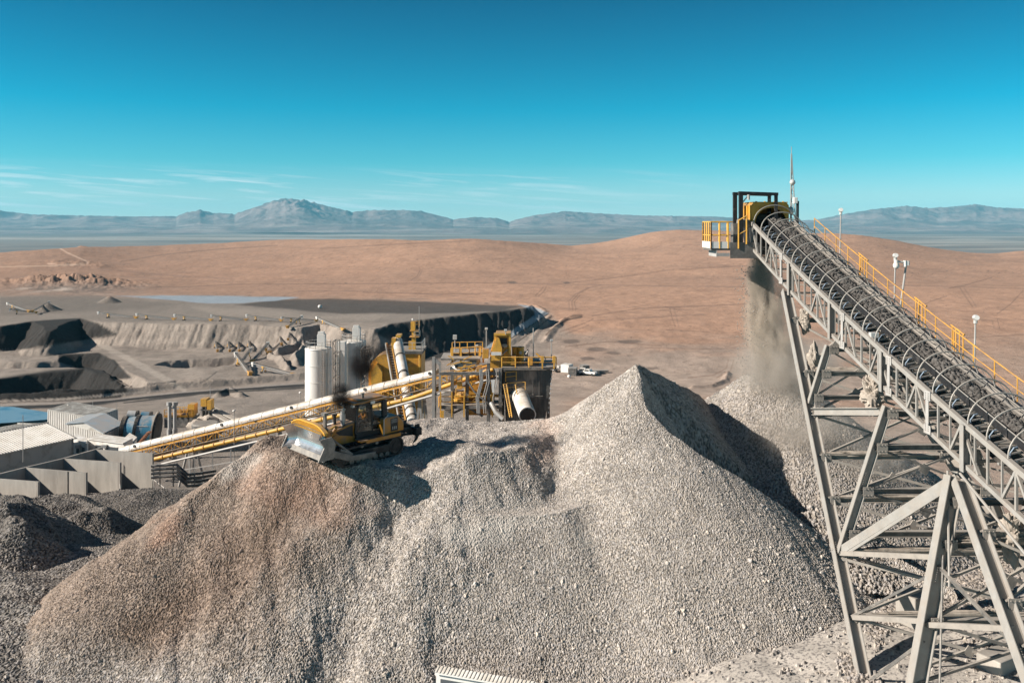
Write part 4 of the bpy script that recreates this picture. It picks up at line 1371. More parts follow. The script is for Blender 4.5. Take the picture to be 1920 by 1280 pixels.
for (k, py, t0, t1, r), lab in zip(SPILL, SPL_LAB):
    a_, c_ = on_leg(k, 0, py), on_leg(k, 1, py)
    o = caked(a_.lerp(c_, t0), a_.lerp(c_, t1), r, 22, int(py)).build('dust_crust', M['rubble'], None, True)
    tag(o, lab, 'spilled dust', 'crusts of spilled dust on the trestle')
# a big rubble lump hanging in the trestle, another near the top of the leg
def lump(c, sx, sy, sz, seed, label):
    b = blob(c, (Vector((sx, 0, 0)), Vector((0, sy, 0)), Vector((0, 0, sz))), seed % 89, 36, 34, 2.4, .55)
    tag(b.build('rubble_lump', M['rubble'], None, False), label, 'spilled rubble', 'rubble lodged in the trestle')
for px, py, dd, sx, sy, sz, lab in ((1637, 738, 2.2, .5, .5, .9, 'big lump of caked rubble lodged under the truss by the second post'), (1527, 690, 1.2, .35, .35, 1.2, 'tall streak of caked rubble along the upper left leg'),
                                    (1893, 1010, 1.5, .35, .4, .9, 'column of caked rubble hanging beside the right A-frame leg'), (1508, 600, .9, .3, .3, .6, 'rubble caked behind the top of the left leg')):
    c = LP(px, py); c = Vector((c.x+dd*(px-CX)/F, c.y+dd, c.z+dd*(HY-py)/F))
    lump(c, sx, sy, sz, px, lab)

# ================================================================ BULLDOZER (built at the origin heading +x, then placed)
DZ = empty('bulldozer', (0, 0, 0), 'yellow bulldozer with raised shiny steel blade working on the flat shoulder of the gravel pile', 'bulldozer')
def dpart(b, name, m, parent=None, smooth=False, bevel=0): return b.build(name, m, parent or DZ, smooth, bevel)
# tracks
def track(sy):
    y = sy*1.07; w = .58
    b = MB()
    prof = []
    # elevated-rear outline: idler front, sprocket rear
    def arc(cx_, cz, r, a0, a1, n):
        return [(cx_+r*math.cos(R(a0+(a1-a0)*i/n)), cz+r*math.sin(R(a0+(a1-a0)*i/n))) for i in range(n+1)]
    prof = arc(1.75, .52, .50, 85, -90, 12) + [(.8, .0), (0, -.01), (-.9, .0)] + arc(-1.75, .56, .56, -90, -275, 14) + [(-.8, 1.16), (0, 1.12), (.9, 1.07)]
    # belt body: thin loop
    n = len(prof)
    cx_ = sum(p[0] for p in prof)/n; cz = sum(p[1] for p in prof)/n
    inner = [(p[0]+(cx_-p[0])*.045, p[1]+(cz-p[1])*.16) for p in prof]
    vs_ = []
    for pr in (prof, inner):
        for s in (-w/2, w/2):
            vs_ += [(p[0], y+s, p[1]) for p in pr]
    f = []
    for i in range(n):
        j = (i+1) % n
        f += [(i, j, n+j, n+i), (2*n+i, 3*n+i, 3*n+j, 2*n+j), (i, 2*n+i, 2*n+j, j), (n+i, n+j, 3*n+j, 3*n+i)]
    b.add(vs_, f)
    # grousers
    L_ = 0; segs = []
    for i in range(n):
        a_ = Vector((prof[i][0], prof[i][1])); c_ = Vector((prof[(i+1) % n][0], prof[(i+1) % n][1]))
        segs.append((a_, c_, (c_-a_).length)); L_ += (c_-a_).length
    m_ = 42; pos = [L_*k/m_ for k in range(m_)]
    acc = 0; k = 0
    for a_, c_, ln in segs:
        while k < m_ and pos[k] < acc+ln:
            t = (pos[k]-acc)/max(ln, 1e-6)
            p_ = a_.lerp(c_, t); d = (c_-a_).normalized(); nrm = Vector((d.y, -d.x))
            if nrm.dot(p_-Vector((cx_, cz))) < 0: nrm = -nrm
            b.beam((p_.x, y-w/2, p_.y), (p_.x+nrm.x*0, y+w/2, p_.y), .03, .12, up=(nrm.x, 0, nrm.y))
            k += 1
        acc += ln
    t_ = dpart(b, 'track', M['black'])
    for x_, z_, r_ in ((1.75, .52, .40), (-1.75, .56, .44)):
        b = MB()
        b.tube((x_, y-.22, z_), (x_, y+.22, z_), r_, 20); b.tube((x_, y-.27, z_), (x_, y+.27, z_), r_*.42, 14)
        for k in range(8):
            a_ = R(45*k+10); b.box((x_+r_*.7*math.cos(a_), y+sy*.22, z_+r_*.7*math.sin(a_)), (.07, .05, .07))
        b.build('sprocket', M['black'], t_, True)
    b = MB()
    for k in range(7): b.tube((-1.2+.4*k, y-.2, .17), (-1.2+.4*k, y+.2, .17), .15, 12)
    for k in range(2): b.tube((-.5+1.0*k, y-.2, .98), (-.5+1.0*k, y+.2, .98), .1, 10)
    b.build('roller', M['steel_dark'], t_, True)
    b = MB().bb((-1.55, y-.2, .32), (1.5, y+.2, .72)); b.bb((-1.0, y-.23, .40), (1.0, y+.23, .52))
    b.build('track_frame', M['black'], t_, bevel=.02)
track(1); track(-1)
# hull
b = MB()
b.bb((-2.2, -.72, .45), (2.2, .72, 1.15))
dpart(b, 'chassis', M['black'])
b = MB()        # engine hood, sloping to the front, with side panels
P8 = [(.55, 2.28), (2.42, 1.88), (2.50, 1.0), (.55, .95)]
b.prism([(x_, -.62, z_) for x_, z_ in P8], (0, 1.24, 0))
hood = dpart(b, 'engine_hood', M['yellow_dz'], bevel=.04)
for sy in (-1, 1):
    b = MB()
    P4 = [(.72, 2.12), (1.85, 1.90), (1.55, 1.62), (.72, 1.45)]
    b.prism([(x_, sy*.625, z_) for x_, z_ in P4], (0, sy*.012, 0)); b.build('side_vent', M['black'], hood)
    b = MB()
    b.beam((.6, sy*.64, 1.40), (1.9, sy*.64, 1.70), .05, .10); b.beam((1.9, sy*.64, 1.70), (2.4, sy*.64, 1.35), .05, .08)
    b.build('side_rib', M['yellow_dz'], hood)
b = MB()
for k in range(9): b.bb((2.47, -.5, 1.12+.08*k), (2.53, .5, 1.16+.08*k))
b.build('radiator_grille', M['black'], hood)
b = MB().tube((1.15, .26, 2.1), (1.15, .26, 2.95), .12, 14); b.tube((1.15, .26, 2.35), (1.15, .26, 2.78), .165, 14); b.tube((1.15, .26, 2.95), (1.02, .26, 3.08), .10, 12)
b.build('exhaust_stack', M['pipe'], hood, True)
b = MB().tube((1.35, -.30, 2.1), (1.35, -.30, 2.62), .085, 12); b.tube((1.35, -.30, 2.62), (1.35, -.30, 2.75), .15, 14)
b.build('air_intake', M['black'], hood, True)
b = MB().tube((2.15, -.1, 1.9), (2.15, -.1, 2.95), .075, 10); b.tube((2.15, .06, 1.9), (2.15, .06, 2.95), .075, 10); b.bb((2.02, -.2, 2.82), (2.28, .16, 2.98))
b.build('mast_cylinder', M['steel_dark'], hood)
# fenders, platform
b = MB()
for sy in (-1, 1):
    b.bb((-2.1, sy*.72, 1.22), (.7, sy*1.42, 1.30)); b.bb((-2.1, sy*1.36, 1.10), (.3, sy*1.42, 1.24))
dpart(b, 'fender', M['yellow_dz'], bevel=.015)
# fuel tank and rear side boxes
b = MB()
Pt = [(-1.02, 1.30), (-1.02, 2.22), (-1.15, 2.30), (-2.05, 2.30), (-2.45, 1.85), (-2.45, 1.35)]
b.prism([(x_, -1.2, z_) for x_, z_ in Pt], (0, 2.4, 0))
tank = dpart(b, 'fuel_tank', M['yellow_dz'], bevel=.04)
for sy in (-1, 1):
    b = MB().bb((-2.02, sy*1.2, 1.42), (-1.52, sy*1.215, 2.18)); b.build('grille_panel', M['black'], tank)
    b = MB()
    for k in range(4): b.bb((-1.98, sy*1.217, 1.92+.06*k), (-1.56, sy*1.225, 1.94+.06*k))
    for k in range(3): b.bb((-1.92+.12*k, sy*1.217, 1.52), (-1.86+.12*k, sy*1.225, 1.70))
    b.build('grille_slats', M['grey'], tank)
b = MB()
b.path([(-1.0, 1.24, 1.3), (-1.0, 1.30, 2.25), (-1.25, 1.30, 2.42), (-1.35, 1.2, 2.42)], .025, 7)
b.build('grab_rail', M['lampw'], tank)
# cab
cab = dpart(MB().bb((-1.05, -.85, 1.25), (.62, .85, 1.62)).bb((-.98, -.6, 1.62), (-.55, .6, 1.95)), 'cab_body', M['black'], bevel=.03)
b = MB()
px_ = [(-1.30, .9), (.50, .72), (-.42, .86)]
for sy in (-1, 1):
    b.beam((-1.30, sy*.88, 1.30), (-1.30, sy*.88, 3.28), .30, .20)
    b.beam((-.45, sy*.86, 1.60), (-.45, sy*.84, 3.24), .08, .10)
    b.beam((.62, sy*.72, 1.60), (.42, sy*.76, 3.22), .09, .11)
    b.beam((-1.3, sy*.86, 3.22), (.45, sy*.78, 3.22), .10, .10)
    b.beam((-1.3, sy*.86, 1.95), (.0, sy*.84, 1.95), .05, .06)
    b.beam((-.45, sy*.86, 1.62), (.62, sy*.74, 1.62), .08, .10)
for x_, y_ in ((-1.30, .86), (.44, .76)):
    b.beam((x_, -y_, 3.22), (x_, y_, 3.22), .10, .10)
b.beam((-1.0, -.8, 1.95), (-1.0, .8, 1.95), .1, .08)
b.build('cab_frame', M['black'], cab)
b = MB()
b.prism([(-1.65, -1.0, 3.34), (.75, -.86, 3.30), (.75, .86, 3.30), (-1.65, 1.0, 3.34)], (0, 0, .10))
b.prism([(-1.3, -.75, 3.44), (.35, -.65, 3.42), (.35, .65, 3.42), (-1.3, .75, 3.44)], (0, 0, .07))
b.build('cab_roof', M['yellow_dz'], cab, bevel=.03)
MB().tube((-.2, .3, 3.45), (-.2, .3, 3.78), .08, 10).tube((-.2, .3, 3.72), (-.2, .3, 3.80), .11, 10).build('antenna_cap', M['steel_dark'], cab)
b = MB()
for y_ in (-.6, .6):
    b.box((.66, y_, 3.20), (.14, .2, .14)); b.box((-1.55, y_, 3.22), (.14, .2, .14))
b.box((-.45, .98, 3.30), (.25, .12, .14))
b.build('work_lamp', M['lampw'], cab)
gm = bpy.data.materials.new('cab_glass'); gm.use_nodes = True
gb = gm.node_tree.nodes['Principled BSDF']; gb.inputs['Base Color'].default_value = (.75, .8, .8, 1); gb.inputs['Roughness'].default_value = .03
gt = gm.node_tree; gtr = N(gt, 'ShaderNodeBsdfTransparent'); gtr.inputs[0].default_value = (.72, .76, .76, 1)
ggl = N(gt, 'ShaderNodeBsdfGlossy'); ggl.inputs['Roughness'].default_value = .05
gmx = N(gt, 'ShaderNodeMixShader'); gfr = N(gt, 'ShaderNodeFresnel'); gfr.inputs[0].default_value = 1.5
L(gt, gfr.outputs[0], gmx.inputs[0]); L(gt, gtr.outputs[0], gmx.inputs[1]); L(gt, ggl.outputs[0], gmx.inputs[2])
L(gt, gmx.outputs[0], gt.nodes['Material Output'].inputs[0])
gt.nodes.remove(gb)
for sy in (-1, 1):
    b = MB().prism([(-1.18, sy*.865, 1.98), (-.50, sy*.865, 1.98), (-.50, sy*.855, 3.16), (-1.18, sy*.865, 3.16)], (0, sy*.01, 0)); b.build('window', gm, cab)
    b = MB().prism([(-.40, sy*.855, 1.68), (.55, sy*.735, 1.68), (.38, sy*.765, 3.16), (-.40, sy*.845, 3.16)], (0, sy*.01, 0)); b.build('window', gm, cab)
MB().prism([(.62, -.68, 1.68), (.62, .68, 1.68), (.44, .70, 3.16), (.44, -.70, 3.16)], (.01, 0, 0)).build('windscreen', gm, cab)
MB().bb((-.85, -.28, 1.62), (-.35, .28, 2.02)).bb((-.98, -.28, 2.02), (-.82, .28, 2.62)).build('seat', M['black'], cab, bevel=.05)
# blade: concave mouldboard with side wings
def arcblade(t):      # t 0 bottom .. 1 top: (x, z)
    a_ = -.95+t*1.55
    return (-.30*math.cos(a_*1.35)+.30, .06+1.62*t)
BX, BZ_ = 3.02, .92
b = MB(); nT, ys_ = 14, [-2.08, -1.62, -1.55, -.8, 0, .8, 1.55, 1.62, 2.08]
front = []; 
for t in range(nT+1):
    tt = t/nT; x_, z_ = arcblade(tt); z_ = z_*.86
    x_ = .34*((tt-.42)/.58)**2 if tt > .42 else .42*((.42-tt)/.42)**2
    row = []
    for y_ in ys_:
        fw = .42*max(0, (abs(y_)-1.58))/.5
        droop = -.28*tt*max(0, (abs(y_)-1.35)/.73)**1.5
        row.append((BX+x_*.9+fw, y_, BZ_+z_+droop))
    front.append(row)
m_ = len(ys_)
vs_ = [p for r_ in front for p in r_]; nb = len(vs_)
vs_ += [(p[0]-.10, p[1], p[2]) for p in vs_]
f = []
for t in range(nT):
    for k in range(m_-1):
        a_ = t*m_+k
        f += [(a_, a_+1, a_+m_+1, a_+m_), (nb+a_, nb+a_+m_, nb+a_+m_+1, nb+a_+1)]
    f += [(t*m_, (t+1)*m_, nb+(t+1)*m_, nb+t*m_), (t*m_+m_-1, nb+t*m_+m_-1, nb+(t+1)*m_+m_-1, (t+1)*m_+m_-1)]
for k in range(m_-1):
    f += [(k, nb+k, nb+k+1, k+1), (nT*m_+k, nT*m_+k+1, nb+nT*m_+k+1, nb+nT*m_+k)]
b.add(vs_, f)
blade = dpart(b, 'blade', M['blade'], smooth=False)
for sy in (-1, 1):
    b = MB()
    b.prism([(BX+.82, sy*2.09, BZ_-.02), (BX-.15, sy*2.09, BZ_+.0), (BX-.28, sy*2.09, BZ_+.8), (BX-.05, sy*2.09, BZ_+1.22), (BX+.62, sy*2.09, BZ_+1.18), (BX+.42, sy*2.09, BZ_+.7)], (0, sy*.06, 0))
    b.build('side_plate', M['blade_d'], blade)
b = MB()
b.prism([(BX+.30, -2.1, BZ_+.16), (BX+.42, -2.1, BZ_-.10), (BX+.46, -2.1, BZ_-.10), (BX+.36, -2.1, BZ_+.18)], (0, 4.2, 0))
b.build('cutting_edge', M['blade_d'], blade)
b = MB()
for k in (.25, .85, 1.35): b.bb((BX-.35, -1.7, BZ_+k), (BX-.1, 1.7, BZ_+k+.12))
for y_ in (-1.5, -.75, 0, .75, 1.5): b.bb((BX-.32, y_-.04, BZ_+.1), (BX-.08, y_+.04, BZ_+1.5))
b.build('back_rib', M['yellow_dz'], blade)
# yellow spill guard on top of the blade
b = MB(); n = 34
def gtop(y_): return BZ_+1.76-.34*max(0, (abs(y_)-.7)/1.2)**2
for i in range(n+1):
    y_ = -1.9+3.8*i/n
    b.bb((BX+.14, y_-.018, BZ_+1.28), (BX+.26, y_+.018, gtop(y_)))
for i in range(n):
    y0, y1 = -1.9+3.8*i/n, -1.9+3.8*(i+1)/n
    b.beam((BX+.16, y0, gtop(y0)-.02), (BX+.16, y1, gtop(y1)-.02), .24, .06)
    b.beam((BX+.10, y0, gtop(y0)-.12), (BX+.10, y1, gtop(y1)-.12), .03, .18)
b.build('spill_guard', M['yellow_b'], blade)
# push arms and cylinders
for sy in (-1, 1):
    b = MB().beam((-.2, sy*1.52, .42), (1.4, sy*1.55, .52), .16, .30); b.beam((1.4, sy*1.55, .52), (BX-.1, sy*1.55, BZ_+.22), .20, .36)
    dpart(b, 'push_arm', M['steel_dark'], bevel=.02)
    b = MB().tube((1.35, sy*1.52, .72), (BX-.15, sy*1.45, BZ_+1.15), .07, 10); b.tube((1.35, sy*1.52, .72), (2.1, sy*1.49, 1.1), .10, 10)
    dpart(b, 'tilt_brace', M['steel_dark'])
    b = MB().tube((1.75, sy*.66, 2.25), (2.45, sy*.66, 1.5), .10, 12); b.tube((2.4, sy*.66, 1.55), (BX-.1, sy*.66, BZ_+.45), .05, 10)
    dpart(b, 'lift_cylinder', M['yellow_dz'])
    b = MB().beam((1.85, sy*.62, 2.28), (BX-.05, sy*1.25, 2.18), .08, .09) if sy > 0 else MB().beam((1.9, sy*.62, 2.1), (2.6, sy*.7, 2.2), .07, .07)
    dpart(b, 'hose_guard', M['yellow_b'])
    b = MB().box((2.55, sy*.42, 1.98), (.14, .18, .16)); b.tube((2.62, sy*.42, 1.98), (2.64, sy*.42, 1.98), .07, 10)
    dpart(b, 'headlight', M['lampw'])
# ripper
b = MB()
b.bb((-2.75, -.55, .75), (-2.3, .55, 1.35))
b.beam((-2.6, .45, 1.2), (-3.6, .45, 1.05), .12, .16); b.beam((-2.6, -.45, 1.2), (-3.6, -.45, 1.05), .12, .16)
b.beam((-2.6, .4, .85), (-3.6, .4, .75), .12, .14); b.beam((-2.6, -.4, .85), (-3.6, -.4, .75), .12, .14)
b.bb((-3.95, -.95, .72), (-3.55, .95, 1.18))
for y_ in (-.7, .7):
    b.prism([(-3.95, y_-.05, 1.35), (-3.65, y_-.05, 1.35), (-3.65, y_-.05, .55), (-3.45, y_-.05, .25), (-3.72, y_-.05, .40), (-3.95, y_-.05, .75)], (0, .10, 0))
b.tube((-2.5, .25, 1.75), (-3.6, .25, 1.2), .07, 10); b.tube((-2.5, -.25, 1.75), (-3.6, -.25, 1.2), .07, 10)
b.tube((-2.45, .75, 1.55), (-2.45, .75, 2.15), .18, 12); b.tube((-2.45, -.75, 1.55), (-2.45, -.75, 2.15), .18, 12)
dpart(b, 'ripper', M['black'])
# the operator
def person(root_loc, label):
    pr = empty('person', root_loc, label, 'person')
    def skin(name, verts, edges, rad, m):
        me = bpy.data.meshes.new(name); me.from_pydata(verts, edges, [])
        o = bpy.data.objects.new(name, me); COL.objects.link(o); me.materials.append(m)
        o.modifiers.new('skin', 'SKIN'); sub = o.modifiers.new('sub', 'SUBSURF'); sub.levels = 1; sub.render_levels = 2
        if not me.skin_vertices: me.attributes.new('x', 'FLOAT', 'POINT')
        try:
            sv = me.skin_vertices[0].data
            for i, r_ in enumerate(rad): sv[i].radius = (r_, r_*.9 if isinstance(r_, float) else r_)
            sv[0].use_root = True
        except Exception:
            pass
        o.parent = pr
        return o
    V = [(0, 0, 0), (0, 0, .22), (.02, 0, .45), (.04, 0, .56), (.06, 0, .62), (.09, 0, .74), (.10, 0, .82),
         (.04, .19, .48), (.16, .27, .26), (.38, .20, .24), (.46, .19, .25), (.04, -.19, .48), (.16, -.27, .26), (.38, -.20, .24), (.46, -.19, .25),
         (.05, .10, -.02), (.44, .14, .02), (.50, .14, -.36), (.62, .14, -.40), (.05, -.10, -.02), (.44, -.14, .02), (.50, -.14, -.36), (.62, -.14, -.40)]
    E = [(0, 1), (1, 2), (2, 3), (3, 4), (4, 5), (5, 6), (2, 7), (7, 8), (8, 9), (9, 10), (2, 11), (11, 12), (12, 13), (13, 14), (0, 15), (15, 16), (16, 17), (17, 18), (0, 19), (19, 20), (20, 21), (21, 22)]
    Rd = [.15, .14, .15, .055, .055, .095, .07, .065, .05, .04, .035, .065, .05, .04, .035, .09, .065, .05, .04, .09, .065, .05, .04]
    skin('body', V, E, Rd, M['skin'])
    J = [0, 1, 2, 3, 7, 8, 9, 11, 12, 13]
    mp_ = {k: i for i, k in enumerate(J)}
    skin('jacket', [V[k] for k in J], [(mp_[a_], mp_[c_]) for a_, c_ in E if a_ in mp_ and c_ in mp_], [.175, .17, .18, .07, .085, .07, .055, .085, .07, .055], M['orange'])
    T = [0, 15, 16, 17, 19, 20, 21]
    mp_ = {k: i for i, k in enumerate(T)}
    skin('trousers', [V[k] for k in T], [(mp_[a_], mp_[c_]) for a_, c_ in E if a_ in mp_ and c_ in mp_], [.16, .105, .085, .065, .105, .085, .065], M['navy'])
    b = MB().lathe((.10, 0, .78), [(.155, 0), (.15, .06), (.12, .13), (.06, .165), (.001, .175)], 16); b.tube((.12, 0, .785), (.13, 0, .80), .19, 16)
    o = b.build('helmet', M['white'], None, True); o.parent = pr
    return pr
op = person((0, 0, 0), 'bulldozer operator in an orange work jacket and white helmet sitting in the cab')
PSI = R(180+42)
dloc = at(672, 0, 48.0); dloc.z = PZ+.02
tilt = Matrix.Rotation(R(1.5), 4, 'Y')
Mdz = Matrix.Translation(dloc) @ Matrix.Rotation(PSI, 4, 'Z') @ tilt @ Matrix.Scale(.95, 4)
DZ.matrix_world = Mdz
DZ.location = Mdz.to_translation(); DZ.rotation_euler = Mdz.to_euler(); DZ.scale = (.95, .95, .95)
Mop = Mdz @ Matrix.Translation(Vector((-.50, .0, 2.05)))
op.location = Mop.to_translation(); op.rotation_euler = Mop.to_euler(); op.scale = (.95, .95, .95)

# ================================================================ PROCESSING PLANT
def zbox(x0, x1, yt, D, dep, zb, b=None):
    """box whose front face is seen between pixel columns x0..x1 with its top on row yt"""
    b = b or MB()
    a = at(x0, yt, D); c = at(x1, yt, D)
    return b.bb((a.x, D, zb), (c.x, D+dep, a.z))
# ---- long inclined conveyor with a white cover
CA, CB = at(228, 845, 106), at(897, 681, 92)
cd = (CB-CA)
cw = Vector((cd.y, -cd.x, 0)).normalized()
if cw.y > 0: cw = -cw                     # towards the camera
def CP(t, a, z): return CA+cd*t+cw*a+Vector((0, 0, z))
cv = empty('covered_conveyor', CP(.5, 0, -3), 'long inclined conveyor with white round cover on a yellow lattice truss', 'conveyor')
ncell = 30
rad = .50
def half_cover(t0, t1, r, parent, m):
    b = MB(); n = 12
    p_, q_ = CP(t0, 0, 0), CP(t1, 0, 0)
    up = Vector((0, 0, 1)); 
    for e, rr in ((p_, r), (q_, r)):
        for k in range(n+1):
            a_ = math.pi*1.25*k/n-math.pi*.125
            b.v.append(tuple(e+cw*math.cos(a_)*rr+up*math.sin(a_)*rr))
    for k in range(n): b.f.append((k, k+1, n+1+k+1, n+1+k))
    b.v += [tuple(p_), tuple(q_)]
    return b.build('cover', m, parent, True)
for i in range(ncell):
    t0, t1 = i/ncell, (i+1)/ncell
    if 26 < i < 28: continue
    half_cover(t0+.0008, t1-.0008, rad if i % 2 else rad+.012, cv, M['tube'])
for i in (1, 9, 15, 21, 26, 28):
    c = CP((i+.5)/ncell, rad*.92, .22)
    b = MB().tube(c-cw*.05, c+cw*.10+Vector((0, 0, .04)), .17, 12); b.build('hatch', M['black'], cv, True)
zt_, zl = -.42, -1.75
b = MB()
for a in (-.55, .55):
    b.beam(CP(0, a, zt_), CP(1.05, a, zt_), .12, .16)
b.build('top_chord', M['yellow'], cv)
for a in (-.55, .55):
    b = MB()
    b.beam(CP(.0, a, zt_), CP(.03, a, -1.5), .12, .16); b.beam(CP(.03, a, -1.5), CP(1.02, a, -1.35), .12, .16)
    b.build('lower_chord', M['yellow'], cv)
    b = MB()
    for i in range(1, ncell+1):
        t0, t1 = i/ncell, (i+1)/ncell
        zz_ = -1.45
        if i % 2: b.beam(CP(t0, a, zt_), CP(t1, a, zz_), .07, .08)
        else: b.beam(CP(t0, a, zz_), CP(t1, a, zt_), .07, .08)
        b.beam(CP(t0, a, zt_), CP(t0, a, zz_), .06, .06)
    b.build('lattice', M['yellow'], cv)
b = MB()
for i in range(1, ncell+1):
    t = i/ncell
    b = MB().beam(CP(t, -.55, zt_-.1), CP(t, .55, zt_-.1), .06, .06); b.beam(CP(t, -.55, -1.45), CP(t, .55, -1.45), .06, .06); b.beam(CP(t, 0, zt_-.1), CP(t, 0, -1.45), .05, .05)
    b.build('cross_frame', M['yellow'], cv)
b = MB()
for a in (-.98, .98):
    for z_ in (.35, -.15): b.tube(CP(.05, a, z_-.35), CP(1.0, a, z_-.35), .025, 6)
    for i in range(2, 2*ncell):
        b.tube(CP(i/ncell/2, a, -1.35), CP(i/ncell/2, a, .0), .025, 5)
b.build('handrail', M['yellow'], cv)
MB().beam(CP(.04, .78, -1.35), CP(1, .78, -1.3), .45, .05).beam(CP(.04, -.78, -1.35), CP(1, -.78, -1.3), .45, .05).build('walkway', M['steel_dark'], cv)
# supports of the long conveyor
for t in (.22, .47, .68, .86):
    c = CP(t, 0, -1.5); g_ = -32.0
    b = MB()
    for a in (-.6, .6):
        b.beam(c+cw*a, Vector((c.x+cw.x*a*2.2-.8, c.y+cw.y*a*2.2, g_)), .22, .22); b.beam(c+cw*a, Vector((c.x+cw.x*a*2.2+.8, c.y+cw.y*a*2.2, g_)), .22, .22)
    b.build('support_leg', M['grey'], cv)
# yellow pipe and grey pipe run beneath it
p0, p1, p2 = at(283, 862, 101), at(770, 747, 93), at(925, 692, 90.5)
yp = empty('yellow_pipe', p0, 'thick yellow pipe running up below the lattice truss of the covered conveyor', 'pipe')
MB().path([p0, p1, p2], .24, 12).build('pipe_run', M['yellow_b'], yp, True)
b = MB()
for i in range(24):
    q = p0.lerp(p1, i/24+.01); d = (p1-p0).normalized(); b.tube(q-d*.05, q+d*.05, .31, 12)
b.build('flange', M['yellow'], yp)
g0, g1, g2 = at(292, 872, 99.5), at(640, 790, 93.5), at(935, 706, 89.5)
o = MB().path([g0, g1, g2], .13, 8).build('grey_pipe', M['pipe'], None, True); tag(o, 'thin grey pipe sloping up under the thick yellow pipe', 'pipe')
bars = empty('pipe_stand', at(380, 860, 98), 'row of small posts carrying the pipes above the dark pit edge', 'pipe stand')
for k in range(9):
    q = g0.lerp(g1, .12+.1*k)
    MB().beam(q, Vector((q.x, q.y, q.z-1.9)), .10, .10).build('post', M['grey'], bars)
MB().beam(g0.lerp(g1, .1)+Vector((0, 0, -1.2)), g0.lerp(g1, .95)+Vector((0, 0, -2.4)), .10, .10).build('rail', M['grey'], bars)

# ---- silos
def silo(pxc, ptop, D, r, zb, label, facet=True):
    c = at(pxc, ptop, D)
    s = empty('silo', (c.x, D, zb), label, 'silo', 'white storage silos behind the covered conveyor')
    n = 28
    b = MB()
    h = c.z-zb
    prof = [(r, 0)]
    for k in range(1, 7):
        z_ = h*k/6
        prof += [(r, z_-.06), (r+.05, z_-.05), (r+.05, z_+.0), (r, z_+.01)]
    prof += [(r*.98, h+.12), (.01, h+.35)]
    b.lathe((c.x, D, zb), prof, n)
    b.build('shell', M['white'], s, True)
    rail([(c.x+math.cos(R(a))*r*.95, D+math.sin(R(a))*r*.95, c.z+.1) for a in range(0, 361, 30)], 1.0, .8, M['lampw'], s, .025)
    b = MB().bb((c.x-.1, D-.5, c.z+.2), (c.x+1.1, D+.5, c.z+2.2)); b.bb((c.x+.0, D-.4, c.z+2.2), (c.x+.9, D+.4, c.z+2.6))
    b.build('filter_box', M['white'], s, bevel=.03)
    b = MB()
    for sx in (-.2, .2): b.tube((c.x+r*.55+sx, D-r-.12, zb), (c.x+r*.55+sx, D-r-.12, c.z+1.0), .035, 6)
    for k in range(int(h/.4)): b.tube((c.x+r*.55-.2, D-r-.12, zb+.4*k), (c.x+r*.55+.2, D-r-.12, zb+.4*k), .02, 5)
    b.build('ladder', M['grey'], s)
    b = MB().tube((c.x+r*.85, D-r*.8, zb), (c.x+r*.85, D-r*.8, c.z+.3), .07, 8)
    b.build('fill_pipe', M['grey'], s)
silo(597, 653, 131, 2.0, -34, 'white silo standing left, nearest and brightest of the pair')
silo(663, 640, 137, 1.95, -34.5, 'white silo half hidden behind the drifting black exhaust smoke')
b = MB(); a = at(636, 640, 134); b.bb((a.x-.4, 133.5, -34), (a.x+1.0, 135, a.z))
tag(b.build('elevator_shaft', M['white'], None, bevel=.03), 'narrow square white elevator shaft left of the smoke covered silo', 'elevator shaft')
# steel scaffolding towers beside the silos
def lattice_tower(x0, x1, ytop, D, dep, zb, label, m, cells=7, r=.08, rails=True, name='steel_frame'):
    a = at(x0, ytop, D); c = at(x1, ytop, D)
    t = empty(name, (a.x, D, zb), label, 'steel frame')
    b = MB(); X = (a.x, c.x); Y = (D, D+dep)
    for x_ in X:
        for y_ in Y: b.beam((x_, y_, zb), (x_, y_, a.z), r*2, r*2)
    b.build('column', m, t)
    b = MB()
    for k in range(cells+1):
        z_ = zb+(a.z-zb)*k/cells
        for y_ in Y: b.beam((X[0], y_, z_), (X[1], y_, z_), r*1.5, r*1.8)
        for x_ in X: b.beam((x_, Y[0], z_), (x_, Y[1], z_), r*1.5, r*1.8)
        if k < cells:
            z2 = zb+(a.z-zb)*(k+1)/cells
            b.beam((X[0], Y[0]-.02, z_), (X[1], Y[0]-.02, z2), r, r) if k % 2 else b.beam((X[1], Y[0]-.02, z_), (X[0], Y[0]-.02, z2), r, r)
    b.build('girder', m, t)
    return t
lattice_tower(677, 693, 655, 126, 3, -34, 'dark lattice steel frame between the smoky silo and the yellow hopper', M['dusty'], 9, .10)
lattice_tower(624, 632, 640, 128, 2, -34, 'thin stair tower frame squeezed between the two silos', M['dusty'], 9, .07)

# ---- yellow hopper building with a rounded shoulder
hb = empty('yellow_hopper', at(715, 785, 112), 'tall yellow hopper casing with rounded top left shoulder', 'hopper')
D = 112; x0 = at(691, 0, D).x; x1 = at(737, 0, D).x; zt2 = at(0, 664, D).z; zb = -34
prof = [(x0, zb), (x0, zt2-2.6)]+[(x0+2.3-2.3*math.cos(R(a_)), zt2-2.5+2.5*math.sin(R(a_))) for a_ in range(0, 91, 10)]+[(x1, zt2), (x1, zb)]
MB().prism([(x_, D, z_) for x_, z_ in prof], (0, 4, 0)).build('casing', M['yellow'], hb)
b = MB()
b.prism([(x0+.5, D-.9, zb), (x0+.5, D-.9, zt2-2.2), (x0+1.2, D-.9, zt2-1.1), (x0+1.9, D-.9, zt2-2.2), (x0+1.9, D-.9, zb)], (0, .9, 0))
b.build('feed_duct', M['yellow_b'], hb)
b = MB()
